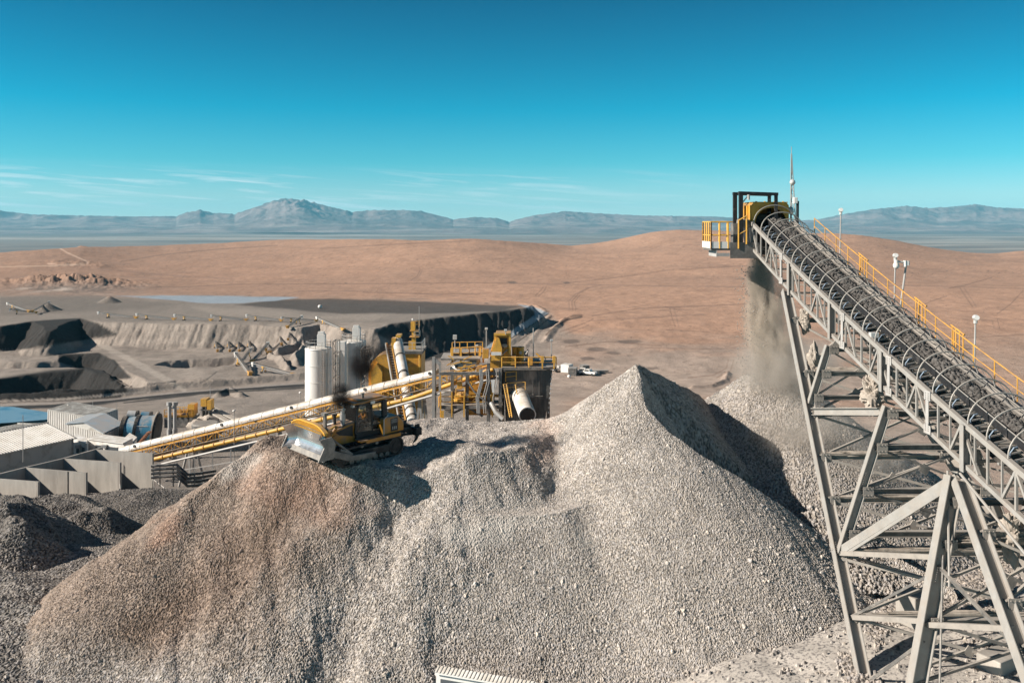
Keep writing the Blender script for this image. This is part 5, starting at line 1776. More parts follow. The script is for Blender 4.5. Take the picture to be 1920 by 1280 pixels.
for k in range(5):
    z_ = zb+2+1.9*k; b.bb((x0-.06, D-.06, z_), (x0+.5, D+3.9, z_+.1)); b.bb((x0+2.0, D-.08, z_), (x1, D-.002, z_+.1))
b.build('stiffener', M['yellow_b'], hb)
hb2 = empty('yellow_bin', at(765, 785, 114), 'plain tall orange yellow bin behind the white ringed tube', 'bin')
zbox(736, 790, 661, 114, 5, -34).build('casing', M['yellow'], hb2, bevel=.05)
b = MB(); b.bb((at(736, 0, 113.9).x-.1, 113.8, at(0, 663, 114).z), (at(791, 0, 113.9).x+.1, 119.1, at(0, 658, 114).z)); b.build('rim', M['greyd'], hb2)
rail([(at(738, 0, 114).x, 114.1, at(0, 658, 114).z), (at(790, 0, 114).x, 114.1, at(0, 658, 114).z), (at(790, 0, 114).x, 118.8, at(0, 658, 114).z)], 1.1, 1.2, M['lampw'], hb2, .03)
b = MB(); b.tube((at(787, 0, 114).x, 113.7, -34), (at(787, 0, 114).x, 113.7, at(0, 665, 114).z), .09, 8); b.build('drain_pipe', M['yellow_b'], hb2)
# small yellow tower on the bin
st = empty('sampling_tower', at(775, 660, 115.5), 'small yellow tower with caged platforms standing on top of the orange bin', 'tower')
D = 115.5
def yb(x0, x1, y0, y1, D, dep, b): 
    a_ = at(x0, y1, D); c_ = at(x1, y0, D); return b.bb((a_.x, D, a_.z), (c_.x, D+dep, c_.z))
b = MB(); yb(770, 778, 603, 622, D, .8, b); yb(772, 779, 622, 660, D, .7, b); yb(766, 772, 640, 660, D, .5, b)
b.build('body', M['yellow_b'], st)
b = MB(); yb(767, 786, 631.6, 632.4, D-.3, 1.6, b); yb(768, 785, 620, 620.8, D-.3, 1.5, b); b.build('deck', M['yellow'], st)
rail([(at(777, 0, D).x, D-.3, at(0, 632, D).z), (at(786, 0, D).x, D-.3, at(0, 632, D).z), (at(786, 0, D).x, D+1.2, at(0, 632, D).z)], .75, .45, M['lampw'], st, .025)
rail([(at(776, 0, D).x, D-.3, at(0, 613, D).z), (at(785, 0, D).x, D-.3, at(0, 613, D).z), (at(785, 0, D).x, D+1.2, at(0, 613, D).z)], .8, .45, M['yellow_b'], st, .03)
b = MB(); q = at(786, 620, D); b.tube(q, at(786, 574, D), .035, 6); b.build('antenna', M['grey'], st)
b = MB().sphere(at(774, 599, D), .16, 8, 6); b.build('lamp', M['white'], st)

# ---- steep conveyor under the white ringed tube
sc_ = empty('ringed_tube', at(758, 780, 100), 'steep white ringed tube with dark bands climbing in front of the orange bin', 'tube')
q0, q1 = at(775, 795, 98), at(745, 638, 109)
def QP(t, a, z): return q0.lerp(q1, t)+Vector((a, 0, z))
segs_ = [(.0, .06), (.085, .145), (.17, .26), (.285, .56), (.59, .78), (.80, 1.0)]
for t0, t1 in segs_:
    MB().tube(QP(t0, 0, 0), QP(t1, 0, 0), .62, 18).build('tube_section', M['tube'], sc_, True)
b = MB(); b.tube(QP(-.01, 0, 0), QP(1.0, 0, 0), .56, 16); b.build('liner', M['black'], sc_)
b = MB()
for a in (-1.35, -.75): b.beam(QP(0, a, -.4), QP(1, a, -.4), .12, .3)
b.build('side_rail', M['yellow'], sc_)
b = MB(); b.beam(QP(0, -1.05, -.5), QP(1, -1.05, -.5), .45, .1); b.build('belt', M['rubber'], sc_)
b = MB()
for k in range(30): b.beam(QP(k/30, -1.35, -.35), QP(k/30, -.75, -.35), .06, .06)
b.beam(QP(0, -1.55, -.2), QP(.98, -1.55, -.2), .10, .34)
b.build('rungs', M['grey'], sc_)
b = MB(); yb(734, 742, 634, 650, 108, 1.2, b); yb(742, 751, 628, 633, 108, 1.6, b); yb(734, 738, 650, 664, 108, .6, b); b.build('head_box', M['yellow_b'], sc_)

# ---- transfer tower at the head of the long conveyor
TD = 90.0
tt = empty('transfer_tower', at(930, 780, TD), 'crowded yellow and grey transfer tower at the top of the covered conveyor', 'tower')
def T(px, py, D=TD): return at(px, py, D)
zg = -31.0
# columns
b = MB()
for px, py, D in ((815, 672, 92), (848, 700, 90), (876, 700, 90), (916, 680, 88.5), (938, 690, 88.5), (943, 690, 94), (815, 700, 95), (1028, 692, 93)):
    a_ = T(px, py, D); b.beam((a_.x, a_.y, zg), a_, .34, .34)
b.build('column', M['steel_dark'], tt)
b = MB(); a_, c_ = T(813, 673, 91), T(826, 668, 91)
b.beam(a_, T(825, 682, 91), .25, .35); b.beam(a_+Vector((0, 0, .2)), a_+Vector((0, 0, -8)), .3, .3); b.beam(T(825, 682, 91), T(825, 760, 91), .25, .25)
b.build('portal', M['grey'], tt)
b = MB()
for y_ in (763, 700, 742):
    for D in (88.6, 95):
        b.beam(T(824 if y_ != 742 else 940, y_, D), T(942 if y_ != 742 else 1000, y_, D), .22, .32)
b.beam(T(848, 775), T(880, 760), .2, .2); b.beam(T(880, 765), T(905, 780), .2, .2)
b.build('girder', M['steel_dark'], tt)
# upper left dark deck and railings
b = MB(); yb(826, 900, 672, 675, 91, 4, b); yb(845, 906, 661, 664, 93, 3, b); b.build('deck', M['steel_dark'], tt)
for pts, m in (([T(846, 672, 93), T(862, 672, 93), T(880, 671, 93), T(902, 669, 93)], 'yellow_b'), ([T(848, 661, 95.5), T(905, 660, 95.5)], 'yellow')):
    rail(pts, 1.15, .85, M[m], tt, .05)
b = MB()
for px in (848, 864, 899, 906): yb(px-1.6, px+1.6, 652, 680, 92.6, .2, b)
yb(862, 900, 668, 676, 93.4, .3, b)
b.build('guard_post', M['yellow_b'], tt)
# main chute
b = MB()
ch = [(919, 690), (919, 664), (930, 626), (958, 626), (958, 690)]
b.prism([T(px, py, 89.5) for px, py in ch], (0, 3.0, 0)); b.build('chute_housing', M['yellow'], tt)
b = MB()
for px in (928, 956): yb(px-2, px+2, 628, 665, 89.1, .3, b)
yb(926, 958, 625, 629, 89.05, .5, b); yb(921, 941, 664, 676, 88.8, .7, b)
b.prism([T(919, 668, 88.9), T(932, 632, 88.9), T(936, 634, 88.9), T(941, 652, 88.9), T(941, 666, 88.9)], (0, .3, 0))
b.build('chute_plate', M['yellow_b'], tt)
yb(934.5, 951, 634, 645, 89.3, .3, MB()).prism([T(935, 645, 89.25), T(951, 645, 89.25), T(948, 652, 89.25), T(941, 652, 89.25)], (0, .3, 0)).build('chute_opening', M['black'], tt)
b = MB(); b.sphere(T(946, 648, 89.2), .30, 10, 6, (1.2, .6, .7)); b.build('ore_in_chute', M['rubble'], tt, True)
yb(921, 940, 660, 666, 88.6, .12, MB()).build('sign_plate', M['white'], tt)
for px, w, m in ((965, 5, 'yellow'), (976, 6.5, 'yellow_b')):
    a_ = T(px, 690, 91); c_ = T(px, 652, 91); r_ = w/1600*91
    b = MB().lathe((a_.x, a_.y, a_.z), [(r_, 0), (r_, c_.z-a_.z), (r_*1.12, c_.z-a_.z+.02), (r_*1.12, c_.z-a_.z+.12), (.01, c_.z-a_.z+.16)], 18); b.build('drum', M[m], tt, True)
b = MB(); c_ = T(976, 660, 91); b.tube((c_.x, c_.y-.1, c_.z), (c_.x, c_.y-.55, c_.z), .16, 12); b.build('port', M['lampw'], tt)
# right deck
b = MB(); yb(941, 1043, 689, 692.5, 88.4, 5, b); b.build('deck', M['steel_dark'], tt)
rail([T(941, 689, 88.4), T(1043, 689, 88.4)], 1.08, 1.3, M['yellow_b'], tt, .045)
rail([T(941, 689, 93.2), T(1043, 689, 93.2), T(1043, 689, 88.4)], 1.08, 1.3, M['yellow'], tt, .04)
b = MB()
for px in (1017, 1039): yb(px-2.6, px+2.6, 668, 680, 88.2, .5, b); yb(px-1.2, px+1.2, 680, 691, 88.2, .2, b)
b.beam(T(1005, 662, 89), T(1017, 672, 89), .15, .15); b.build('guard_post', M['yellow_b'], tt)
b = MB(); yb(985, 1012, 676, 689, 90.5, 1.6, b); yb(983, 990, 660, 668, 91, .8, b); b.build('motor', M['steel_dark'], tt, bevel=.04)
# dark hopper under the right deck
b = MB()
tp_ = [T(944, 693, 89), T(1036, 693, 89), T(1036, 693, 94), T(944, 693, 94)]
bt_ = [T(948, 790, 89), T(1022, 790, 89), T(1022, 790, 94), T(948, 790, 94)]
b.add(tp_+bt_, [(0, 1, 5, 4), (1, 2, 6, 5), (2, 3, 7, 6), (3, 0, 4, 7)])
b.build('dust_wall', M['greyd'], tt)
b = MB()
for k in range(9): yb(1033-k*.7, 1035.5-k*.7, 700+k*9, 703+k*9, 88.8, .15, b)
b.build('step_iron', M['lampw'], tt)
# yellow machinery under the conveyor head
b = MB(); ps = [T(878, 716, 91), T(928, 700, 91), T(926, 778, 91), T(876, 778, 91)]
b.prism(ps, (0, 2.5, 0)); b.build('screen_body', M['yellow'], tt)
b = MB(); c_ = T(902, 742, 90.7)
for k in range(7):
    a_ = R(150-k*50); d = Vector((math.cos(a_), 0, math.sin(a_)))
    b.prism([c_+d*.25, c_+d*2.0+Vector((0, -.25, .18)), c_+d*2.0+Vector((0, -.25, -.12))], (0, .5, 0))
b.build('screen_rib', M['yellow_b'], tt)
b = MB(); yb(877, 921, 741, 745, 89.8, .4, b); b.build('screen_beam', M['yellow_b'], tt)
rail([T(823, 763, 88.6), T(872, 763, 88.6), T(922, 763, 88.6)], 1.1, 1.2, M['yellow_b'], tt, .05)
b = MB(); yb(823, 942, 761, 765, 88.5, 3, b); b.build('lower_deck', M['steel_dark'], tt)
b = MB()
for k in range(14): yb(829+.1*k, 848+.1*k, 733+k*3.6, 734.6+k*3.6, 89.6-.05*k, .3, b)
b.build('stair_tread', M['steel'], tt)
b = MB(); yb(849, 868, 738, 760, 90.5, 2, b); b.tube(T(852, 745, 90), T(866, 742, 90), .5, 12); b.tube(T(858, 752, 89.9), T(858, 746, 89.9), .6, 12)
b.build('drive_unit', M['yellow_b'], tt, bevel=.04)
b = MB()
for px in (826, 847, 870, 923): yb(px-1.2, px+1.2, 735, 782, 88.4, .2, b)
yb(826, 832, 770, 786, 88.3, .15, b)
b.build('stair_stringer', M['yellow_b'], tt)
# crowded steelwork between the decks
rr_ = random.Random(5)
b = MB()
for k in range(26):
    x0 = rr_.uniform(850, 925); y0 = rr_.uniform(672, 712); D = rr_.uniform(89, 93)
    dx = rr_.choice((-1, 1))*rr_.uniform(8, 26); dy = rr_.uniform(-14, 14)
    b.beam(T(x0, y0, D), T(min(938, x0+dx), y0+dy, D), .10, .10)
for k in range(12):
    x0 = 828+k*9.5; b.beam(T(x0, 700, 90.2), T(x0, 712+rr_.uniform(0, 12), 90.2), .09, .09)
b.build('brace', M['yellow_b'], tt)
b = MB()
for k in range(12):
    x0 = rr_.uniform(905, 1000); y0 = rr_.uniform(655, 688); D = rr_.uniform(89, 92)
    b.tube(T(x0, y0, D), T(x0+rr_.uniform(-12, 12), y0+rr_.uniform(-14, 4), D), rr_.uniform(.05, .12), 7)
for k in range(8):
    x0 = rr_.uniform(895, 938); b.path([T(x0, 692, 88.3), T(x0+2, 715, 88.2), T(x0-6, 745, 88.1), T(x0-4, 775, 88)], .05, 6)
b.build('pipework', M['pipe'], tt, True)
for x0, x1, y0 in ((853, 880, 712), (884, 915, 728), (855, 872, 745), (948, 968, 715), (950, 985, 735)):
    rail([T(x0, y0, 88.8), T(x1, y0-2, 88.8)], .95, .8, M['yellow_b'], tt, .04)
b = MB()
for x0, x1, y0, y1 in ((905, 916, 655, 672), (958, 968, 668, 684), (990, 999, 672, 685), (893, 903, 690, 704), (857, 866, 716, 730), (912, 920, 700, 716)):
    yb(x0, x1, y0, y1, 88.9, .9, b)
b.build('equipment_box', M['yellow'], tt, bevel=.03)
b = MB()
for k in range(6): yb(950+k*12, 951.5+k*12, 694, 778, 88.85, .12, b)
yb(945, 1018, 742, 743.5, 88.8, .14, b)
b.build('wall_stiffener', M['greyd'], tt)
# ladders in front, white drum tube
b = MB()
for a0, a1 in ((944, 956), (950, 960), (966, 978)):
    b.tube(T(a0, 720, 88), T(a1, 782, 86.5), .055, 6)
for k in range(16):
    u_ = k/16; b.tube(T(944+12*u_, 720+62*u_, 88-1.5*u_), T(950+10*u_, 720+62*u_, 88-1.5*u_), .035, 5)
b.build('ladder', M['yellow_b'], tt)
wt_ = empty('white_drum', T(985, 785, 86), 'fat white inclined tube with a dark open mouth below the right deck', 'tube')
MB().tube(T(973, 737, 89.5), T(989, 778, 84.5), .86, 24).build('tube_section', M['tube'], wt_, True)
a_, c_ = T(970.5, 731, 90.1), T(972.5, 735.5, 89.6)
MB().tube(a_, c_, 1.0, 24).build('end_ring', M['grey'], wt_, True)
d = (T(989, 778, 84.5)-T(973, 737, 89.5)).normalized(); e = T(989, 778, 84.5)
MB().tube(e, e+d*.02, .76, 24).build('mouth', M['black'], wt_)
b = MB().path([T(921, 755, 88), T(928, 768, 87.5), T(930, 772, 87.4), T(944, 785, 87)], .26, 10)
o = b.build('bent_duct', M['pipe'], tt, True)
b = MB(); b.prism([T(920, 712, 88.2), T(928, 712, 88.2), T(926, 736, 88.2), T(923, 736, 88.2)], (0, .6, 0)); b.build('small_hopper', M['tube'], tt)
b = MB(); b.path([T(878, 716, 88.4), T(890, 735, 88.2), T(910, 752, 88), T(915, 756, 88)], .09, 7); b.build('hose', M['steel_dark'], tt)
# lamps and masts on the tower
for px, y0, y1, D, lab in ((853, 672, 632, 94, 'lamp post on the tower with a square box head'), (912, 668, 616, 94, 'tall lamp post left of the yellow chute housing'),
                       (948, 627, 619, 89, 'short lamp on top of the yellow chute housing'), (1000, 672, 615, 93, 'tall thin pole right of the yellow drums'), (1034, 672, 638, 93, 'lamp post near the right end of the tower deck'),
                       (894, 660, 648, 93.5, 'short lamp on the upper railing of the tower')):
    o = empty('lamp_post', T(px, y0, D), lab, 'lamp post', 'lamp posts around the plant')
    MB().tube(T(px, y0, D), T(px, y1, D), .05, 6).build('pole', M['grey'], o)
    q = T(px, y1, D)
    if px != 1000: MB().box(q, (.3, .3, .22) if px != 853 else (.42, .3, .5)).build('lamp_head', M['lampw'], o, bevel=.02)

# ================================================================ BUILDINGS ON THE LEFT
# long shed with a low pitched corrugated roof
D0_, D1_ = 97.0, 113.0
e0 = at(-110, 872, 99); e1 = at(138, 822, 112)
sh = empty('long_shed', Vector((e0.x, e0.y, -33)), 'long warehouse with a pale corrugated low roof and shaded side wall', 'warehouse')
wl = (e1-e0); wl.z = 0; wl.normalize()
wn_ = Vector((-wl.y, wl.x, 0))       # towards the left
if wn_.x > 0: wn_ = -wn_
Zr = e1.z
e0 = Vector((e0.x, e0.y, Zr)); width = 14.0
MB().prism([e0+Vector((0, 0, -33-Zr)), e1+Vector((0, 0, -33-Zr)), Vector((e1.x, e1.y, Zr)), e0], wn_*.3).build('wall', M['clady'], sh)
MB().prism([Vector((e1.x, e1.y, -33)), Vector((e1.x, e1.y, -33))+wn_*width, Vector((e1.x, e1.y, Zr+.3))+wn_*width, Vector((e1.x, e1.y, Zr+1.0))+wn_*width/2, Vector((e1.x, e1.y, Zr))], wl*-.25).build('end_wall', M['clad'], sh)
b = MB()
A = e0-wn_*.35; B = Vector((e1.x, e1.y, Zr))-wn_*.35+wl*.3
rise = Vector((0, 0, 1.0))
b.prism([A, B, B+wn_*(width/2+.35)+rise, A+wn_*(width/2+.35)+rise], (0, 0, .08))
b.prism([A+wn_*(width/2+.36)+rise, B+wn_*(width/2+.36)+rise, B+wn_*(width+.7), A+wn_*(width+.7)], (0, 0, .08))
b.build('roof', M['roofw'], sh)
b = MB()
for k in range(46):
    q = A+(B-A)*(k/46); b.beam(q+Vector((0, 0, .12)), q+wn_*(width/2+.35)+rise+Vector((0, 0, .12)), .20, .10)
b.build('roof_rib', M['white'], sh)
b = MB().beam(A+wn_*(width/2+.35)+rise+Vector((0, 0, .15)), B+wn_*(width/2+.35)+rise+Vector((0, 0, .15)), .3, .12); b.build('ridge_cap', M['steel_dark'], sh)
# simple rectangular buildings, turned so that two faces show
def hall(pxl, pxm, pxr, ytop, ybot, D, label, roof='flat', yridge=None, roofm='roofw', wallm='clad', wallm2='clady', name='metal_hall', mid_dep=None, fdep=6.0):
    a_ = at(pxl, ytop, D); m_ = at(pxm, ytop, D-fdep); m_.z = a_.z
    dep = mid_dep or 6.0
    r_x = (pxr-CX)/F*(D-fdep+dep)
    zt_ = a_.z; zb_ = at(0, ybot, D).z-1.0
    f = Vector((m_.x-a_.x, m_.y-a_.y, 0)); s = Vector((r_x-m_.x, dep, 0))
    o = empty(name, Vector((m_.x, m_.y, zb_)), label, 'building')
    a0 = Vector((a_.x, a_.y, zb_)); m0 = Vector((m_.x, m_.y, zb_))
    H = Vector((0, 0, zt_-zb_)); rd = (f.normalized()*-.02)
    nf = Vector((-f.y, f.x, 0)).normalized()
    if roof == 'gable':
        rg_ = Vector((0, 0, yridge)); c_ = (a0+m0)/2
        MB().prism([a0, m0, m0+H, c_+H+rg_, a0+H], nf*.2).build('wall', M[wallm], o)
        MB().prism([m0, m0+s, m0+s+H, m0+H], f.normalized()*-.2).build('side_wall', M[wallm2], o)
        b = MB(); k = Vector((0, 0, .06)); o1 = nf*-.25
        b.prism([m0+H+o1+k, m0+s+H+k, c_+s+H+rg_+k, c_+H+rg_+o1+k], (0, 0, .07)); b.prism([a0+H+o1+k, c_+H+rg_+o1+k, c_+s+H+rg_+k, a0+s+H+k], (0, 0, .07))
        b.build('roof', M[roofm], o)
    else:
        MB().prism([a0, m0, m0+H, a0+H], nf*.2).build('wall', M[wallm], o)
        MB().prism([m0+nf*.21, m0+s, m0+s+H, m0+H+nf*.21], f.normalized()*-.2).build('side_wall', M[wallm2], o)
        b = MB().prism([a0+H-nf*.15, m0+H-nf*.15, m0+s+H, a0+s+H], (0, 0, .12)); b.build('roof', M[roofm], o)
    if name == 'metal_hall':
        b = MB(); n_ = int(f.length/.48)
        for k in range(n_+1):
            q = a0+f*(k/n_)-nf*.05; b.beam(q, q+H*.995, .16, .10, up=nf)
        n_ = int(s.length/.48)
        for k in range(1, n_+1):
            q = m0+s*(k/n_)+f.normalized()*.04; b.beam(q, q+H*.995, .14, .08, up=f.normalized())
        b.build('cladding_rib', M['white'], o)
    return o, a0, m0, f, nf, H
hall(91, 178, 220, 768, 812, 142, 'tall pale corrugated hall with a flat roof behind the small gabled hall')
hall(125, 197, 233, 795, 824, 131, 'small gabled hall with a pale blue grey roof', 'gable', .95, 'roofb')
def office(pxl, pxr, ytop, ybot, D, label, pr):
    o, a0, m0, f, nf, H = hall(pxl, pxr, pr, ytop, ybot, D, label, name='site_office', wallm='white', wallm2='white', roofm='white', mid_dep=2.6, fdep=2.5)
    h = H.z
    for u0, u1 in ((.22, .42), (.62, .84)):
        b = MB().prism([a0+f*u0+Vector((0, 0, h*.42)), a0+f*u1+Vector((0, 0, h*.42)), a0+f*u1+Vector((0, 0, h*.80)), a0+f*u0+Vector((0, 0, h*.80))], -nf*.05)
        w = b.build('window', M['window'], o)
        b = MB(); 
        for z_ in (.40, .81): b.beam(a0+f*u0+Vector((0, 0, h*z_))-nf*.04, a0+f*u1+Vector((0, 0, h*z_))-nf*.04, .08, .08)
        b.build('frame', M['white'], w)
    b = MB().prism([a0+f*.47+Vector((0, 0, .25)), a0+f*.57+Vector((0, 0, .25)), a0+f*.57+Vector((0, 0, h*.85)), a0+f*.47+Vector((0, 0, h*.85))], -nf*.04); b.build('door', M['grey'], o)
    b = MB().box(a0+f*.5+H*.8-nf*.25, (.7, .4, .45)); b.build('air_conditioner', M['lampw'], o)
office(165, 232, 823, 850, 118, 'white site office with two windows beside the covered conveyor', 249)
office(138, 163, 823, 850, 119, 'narrow white site office squeezed left of the wider office', 166)
office(236, 250, 821, 846, 121, 'small pale cabin at the right end of the offices', 257)

# blue lined pond behind the shed
pz = -35.5
pv = [Vector((*onz(a, b_, pz), pz)) for a, b_ in ((-300, 790), (-60, 780), (25, 781), (90, 792), (88, 806), (20, 812), (-300, 830))]
zgp = max(gz(v.x, v.y) for v in pv)
pv = [Vector((v.x, v.y, zgp+.25)) for v in pv]
pond = MB().prism(pv, (0, 0, .08)).build('pond', M['liner']); tag(pond, kind='structure')

# blue horizontal vessel with a pale rim
bv = empty('blue_tank', at(270, 820, 122), 'big blue horizontal tank with black bands and a slanting pale end rim', 'tank')
t0_, t1_ = at(236, 802, 128), at(290, 806, 128.6)
ax = (t1_-t0_).normalized()
def BT(u): return t0_.lerp(t1_, u)
MB().tube(BT(0), BT(.38), 1.55, 26, 1.95).build('shell', M['blue'], bv, True)
MB().tube(BT(.46), BT(1), 2.05, 26, 2.25).build('shell', M['blue'], bv, True)
MB().tube(BT(.36), BT(.47), 2.18, 26).build('band', M['black'], bv, True)
MB().tube(BT(-.12), BT(.02), 1.75, 22).build('band', M['black'], bv, True)
MB().tube(BT(1.0), BT(1.05), 2.75, 26).build('end_rim', M['concrete_l'], bv, True)
MB().tube(BT(1.05), BT(1.12), 2.5, 26).build('end_plate', M['black'], bv)
b = MB(); b.beam(BT(.5)+Vector((0, -1.9, .9)), BT(.95)+Vector((0, -2.0, 1.0)), .08, .08); b.build('label_strip', M['white'], bv)
for u_, m in ((.15, 'lampw'), (.62, 'blue')):
    c = BT(u_)+Vector((0, .6, 1.9)); MB().tube(c-ax*.6, c+ax*.6, .6, 16).build('top_duct', M[m], bv, True)
    MB().tube(c+ax*.6, c+ax*.9, .72, 16).build('top_band', M['black'], bv, True)
b = MB()
for u_ in (.2, .8): c = BT(u_); b.bb((c.x-.4, c.y-1.5, -33.6), (c.x+.4, c.y+1.5, c.z-1.2))
b.build('saddle', M['steel_dark'], bv)
# twin grey stack
tk = empty('twin_stack', at(323, 825, 118), 'pair of grey vertical stacks with bell tops behind the covered conveyor', 'stack')
for px in (318, 328):
    c = at(px, 758, 118)
    MB().tube((c.x, c.y, -33), (c.x, c.y, c.z), .24, 12).tube((c.x, c.y, c.z-.1), (c.x, c.y, c.z+.35), .40, 12).tube((c.x, c.y, c.z-4.2), (c.x, c.y, c.z-3.4), .36, 12).build('stack_pipe', M['grey'], tk, True)
b = MB()
for y_ in (765, 785, 805): b.beam(at(318, y_, 118), at(328, y_, 118), .12, .14)
b.build('tie', M['grey'], tk)
# yellow screens on a dusty platform
ys = empty('screening_plant', at(365, 800, 128), 'low yellow screening plant with platforms and two box hoppers beyond the conveyor', 'machinery')
D = 128
def ybx(rects, nm, m, dep=1.5):
    b = MB()
    for x0, x1, y0, y1 in rects: yb(x0, x1, y0, y1, D, dep, b)
    b.build(nm, M[m], ys)
ybx([(352, 364, 758, 778)], 'box_hopper', 'yellow_b'); ybx([(376, 387, 748, 762), (388, 395, 750, 768)], 'box_hopper', 'yellow_b')
ybx([(307, 362, 778, 782), (329, 354, 770, 773)], 'beam', 'yellow')
rail([at(330, 773, D-.2), at(352, 773, D-.2)], .8, .7, M['yellow_b'], ys, .05)
rail([at(308, 779, D-.2), at(360, 779, D-.2)], .9, .9, M['yellow'], ys, .05)
ybx([(378, 379.5, 762, 800), (385, 386.5, 762, 800), (390, 391.5, 768, 800), (352.5, 354, 778, 800), (374, 397, 768, 769.5)], 'column', 'steel_dark')
ybx([(308, 361, 783, 802)], 'under_frame', 'steel_dark', 3)
blob(at(386, 800, 127), (Vector((2.6, 0, 0)), Vector((0, 1.8, 0)), Vector((0, 0, 1.5))), 5, 30, 20, .9, .3).build('ore_heap', M['rubble'], ys, True)
b = MB(); b.lathe(at(385, 806, 124.5), [(1.9, -3), (1.9, .9), (1.7, 1.1)], 22); b.build('round_bin', M['greyd'], ys, True)
b = MB()
for k in range(6): b.tube(at(404+k*7, 770+k*5, 130), at(410+k*7, 775+k*5, 129), .35, 8)
b.build('roller', M['dusty'], ys)
b = MB(); b.beam(at(395, 762, 131), at(470, 800, 125), .9, .12); b.beam(at(398, 772, 129), at(450, 802, 124), .9, .12); b.build('belt_cover', M['concrete_l'], ys)
# red brown stair by the offices
b = MB()
for k in range(8): b.box(at(264+k*2.2, 828-k*2.6, 117), (.5, .8, .08))
b.beam(at(262, 831, 116.8), at(282, 808, 116.8), .08, .2)
tag(b.build('rusty_stair', mat('rusty_paint', (.34, .15, .08), .7, 0, .3, 3.)), 'short rusty stair between the small cabin and the blue tank', 'stair')

# ================================================================ CONCRETE BAYS
fins = [((-28, 896), (68, 903), 84, 82.3), ((48, 877), (158, 886), 88, 86.2), ((120, 860), (222, 867), 92, 90.2), ((180, 843), (283, 850), 96, 94.2)]
FL = ['concrete bay wall at the left edge of the photo, lowest of the row', 'second bay wall from the left edge, with a dark vertical joint', 'third bay wall, standing before the tallest one', 'rightmost and highest concrete bay wall next to the yellow pipe']
for k, ((x0, y0), (x1, y1), Da, Db) in enumerate(fins):
    a_ = at(x0, y0, Da); c_ = at(x1, y1, Db)
    c_.z = a_.z if abs(a_.z-c_.z) < .01 else c_.z
    o = empty('bay_wall', Vector((c_.x, c_.y, -30)), FL[k], 'concrete wall', 'concrete bay walls')
    zb_ = -31.5
    d = (c_-a_); d.z = 0; d.normalize(); nn_ = Vector((-d.y, d.x, 0))
    MB().prism([Vector((a_.x, a_.y, zb_)), Vector((c_.x, c_.y, zb_)), c_, a_], nn_*.22).build('panel', M['concrete'], o)
    e_ = c_+d*.02
    MB().prism([Vector((e_.x, e_.y, zb_)), Vector((e_.x, e_.y, zb_))+d*.16, e_+d*.16, e_], nn_*.26).build('end_post', M['concrete'], o)
    if k == 1:
        q = a_.lerp(c_, .72); MB().prism([Vector((q.x, q.y, zb_))-nn_*.03, Vector((q.x, q.y, zb_))-nn_*.03+d*.1, q+d*.1-nn_*.03, q-nn_*.03], nn_*.02).build('joint', M['black'], o)
    if k in (1, 2, 3):
        q = c_-Vector((0, 0, 2.2))
        b = MB(); b.tube(q+d*.2, q+d*1.3-Vector((0, 0, 1.8))-nn_*1.0, .05, 6); b.tube(q+d*.25-Vector((0, 0, .6)), q+d*2.2-Vector((0, 0, 1.4))-nn_*.4, .05, 6)
        b.build('brace', M['pipe'], o)
# back wall linking the bays
bw = empty('bay_back_wall', at(60, 900, 90), 'long shaded concrete wall behind the row of bay walls', 'concrete wall')
pts = [at(-160, 930, 78.0), at(-28, 895, 84.0), at(48, 876, 88.05), at(120, 859, 92.05), at(180, 842, 96.05), at(192, 838, 98)]
for a_, c_ in zip(pts[:-1], pts[1:]):
    d = (c_-a_); d.z = 0; nn_ = Vector((-d.y, d.x, 0)).normalized()
    MB().prism([Vector((a_.x, a_.y, -32)), Vector((c_.x, c_.y, -32)), c_, a_], nn_*.25).build('panel', M['concrete'], bw)
# black pipes with a step
pg = empty('pipe_rack', at(320, 890, 90), 'four stacked black pipes with a downward bend right of the bay walls', 'pipes')
for k in range(4):
    y_ = 871.5+k*7.2
    b = MB().path([at(284, y_+2.0, 90), at(295, y_+.6, 90), at(331, y_-1.2, 90), at(352, y_+18, 90), at(372, y_+16, 91), at(404, y_+11, 93)], .15, 8)
    b.build('pipe_run', M['hdpe'], pg, True)
b = MB()
for px in (300, 325, 365): b.beam(at(px, 868 if px < 340 else 888, 90.3), at(px, 912, 90.3), .1, .1)
b.build('stand', M['steel_dark'], pg)
tag(MB().path([at(352, 889, 92), at(375, 888, 92.5), at(402, 881, 93.5)], .11, 8).build('white_pipe', M['tube'], None, True), 'white pipe lying above the bent black pipes', 'pipe')

# ---- poles and lamps on the left
for px, y0, y1, D, lab, hd in ((43, 866, 778, 93, 'thin pole in front of the long shed roof', 0), (174, 800, 752, 150, 'thin pole behind the flat roofed hall', 0), (219, 800, 755, 150, 'thin pole right of the flat roofed hall', 0),
                               (128, 770, 760, 145, 'curved white lamp on the roof of the flat hall', 1), (439, 860, 770, 99, 'lamp post in front of the covered conveyor, between twin stack and bulldozer', 1),
                               (563, 768, 736, 125, 'lamp post left of the nearest silo', 1), (394, 760, 725, 165, 'distant thin pole beyond the screening plant', 0), (685, 740, 705, 120, 'lamp post before the smoky silo', 1)):
    o = empty('lamp_post' if hd else 'pole', at(px, y0, D), lab, 'lamp post' if hd else 'pole', 'poles around the plant')
    c_ = at(px, y1, D)
    MB().tube(at(px, y0, D), c_, .045, 6).build('pole_shaft', M['grey'], o)
    if hd: MB().sphere(c_, .22, 8, 6, (1, 1, .7)).build('lamp_head', M['white'], o, True)

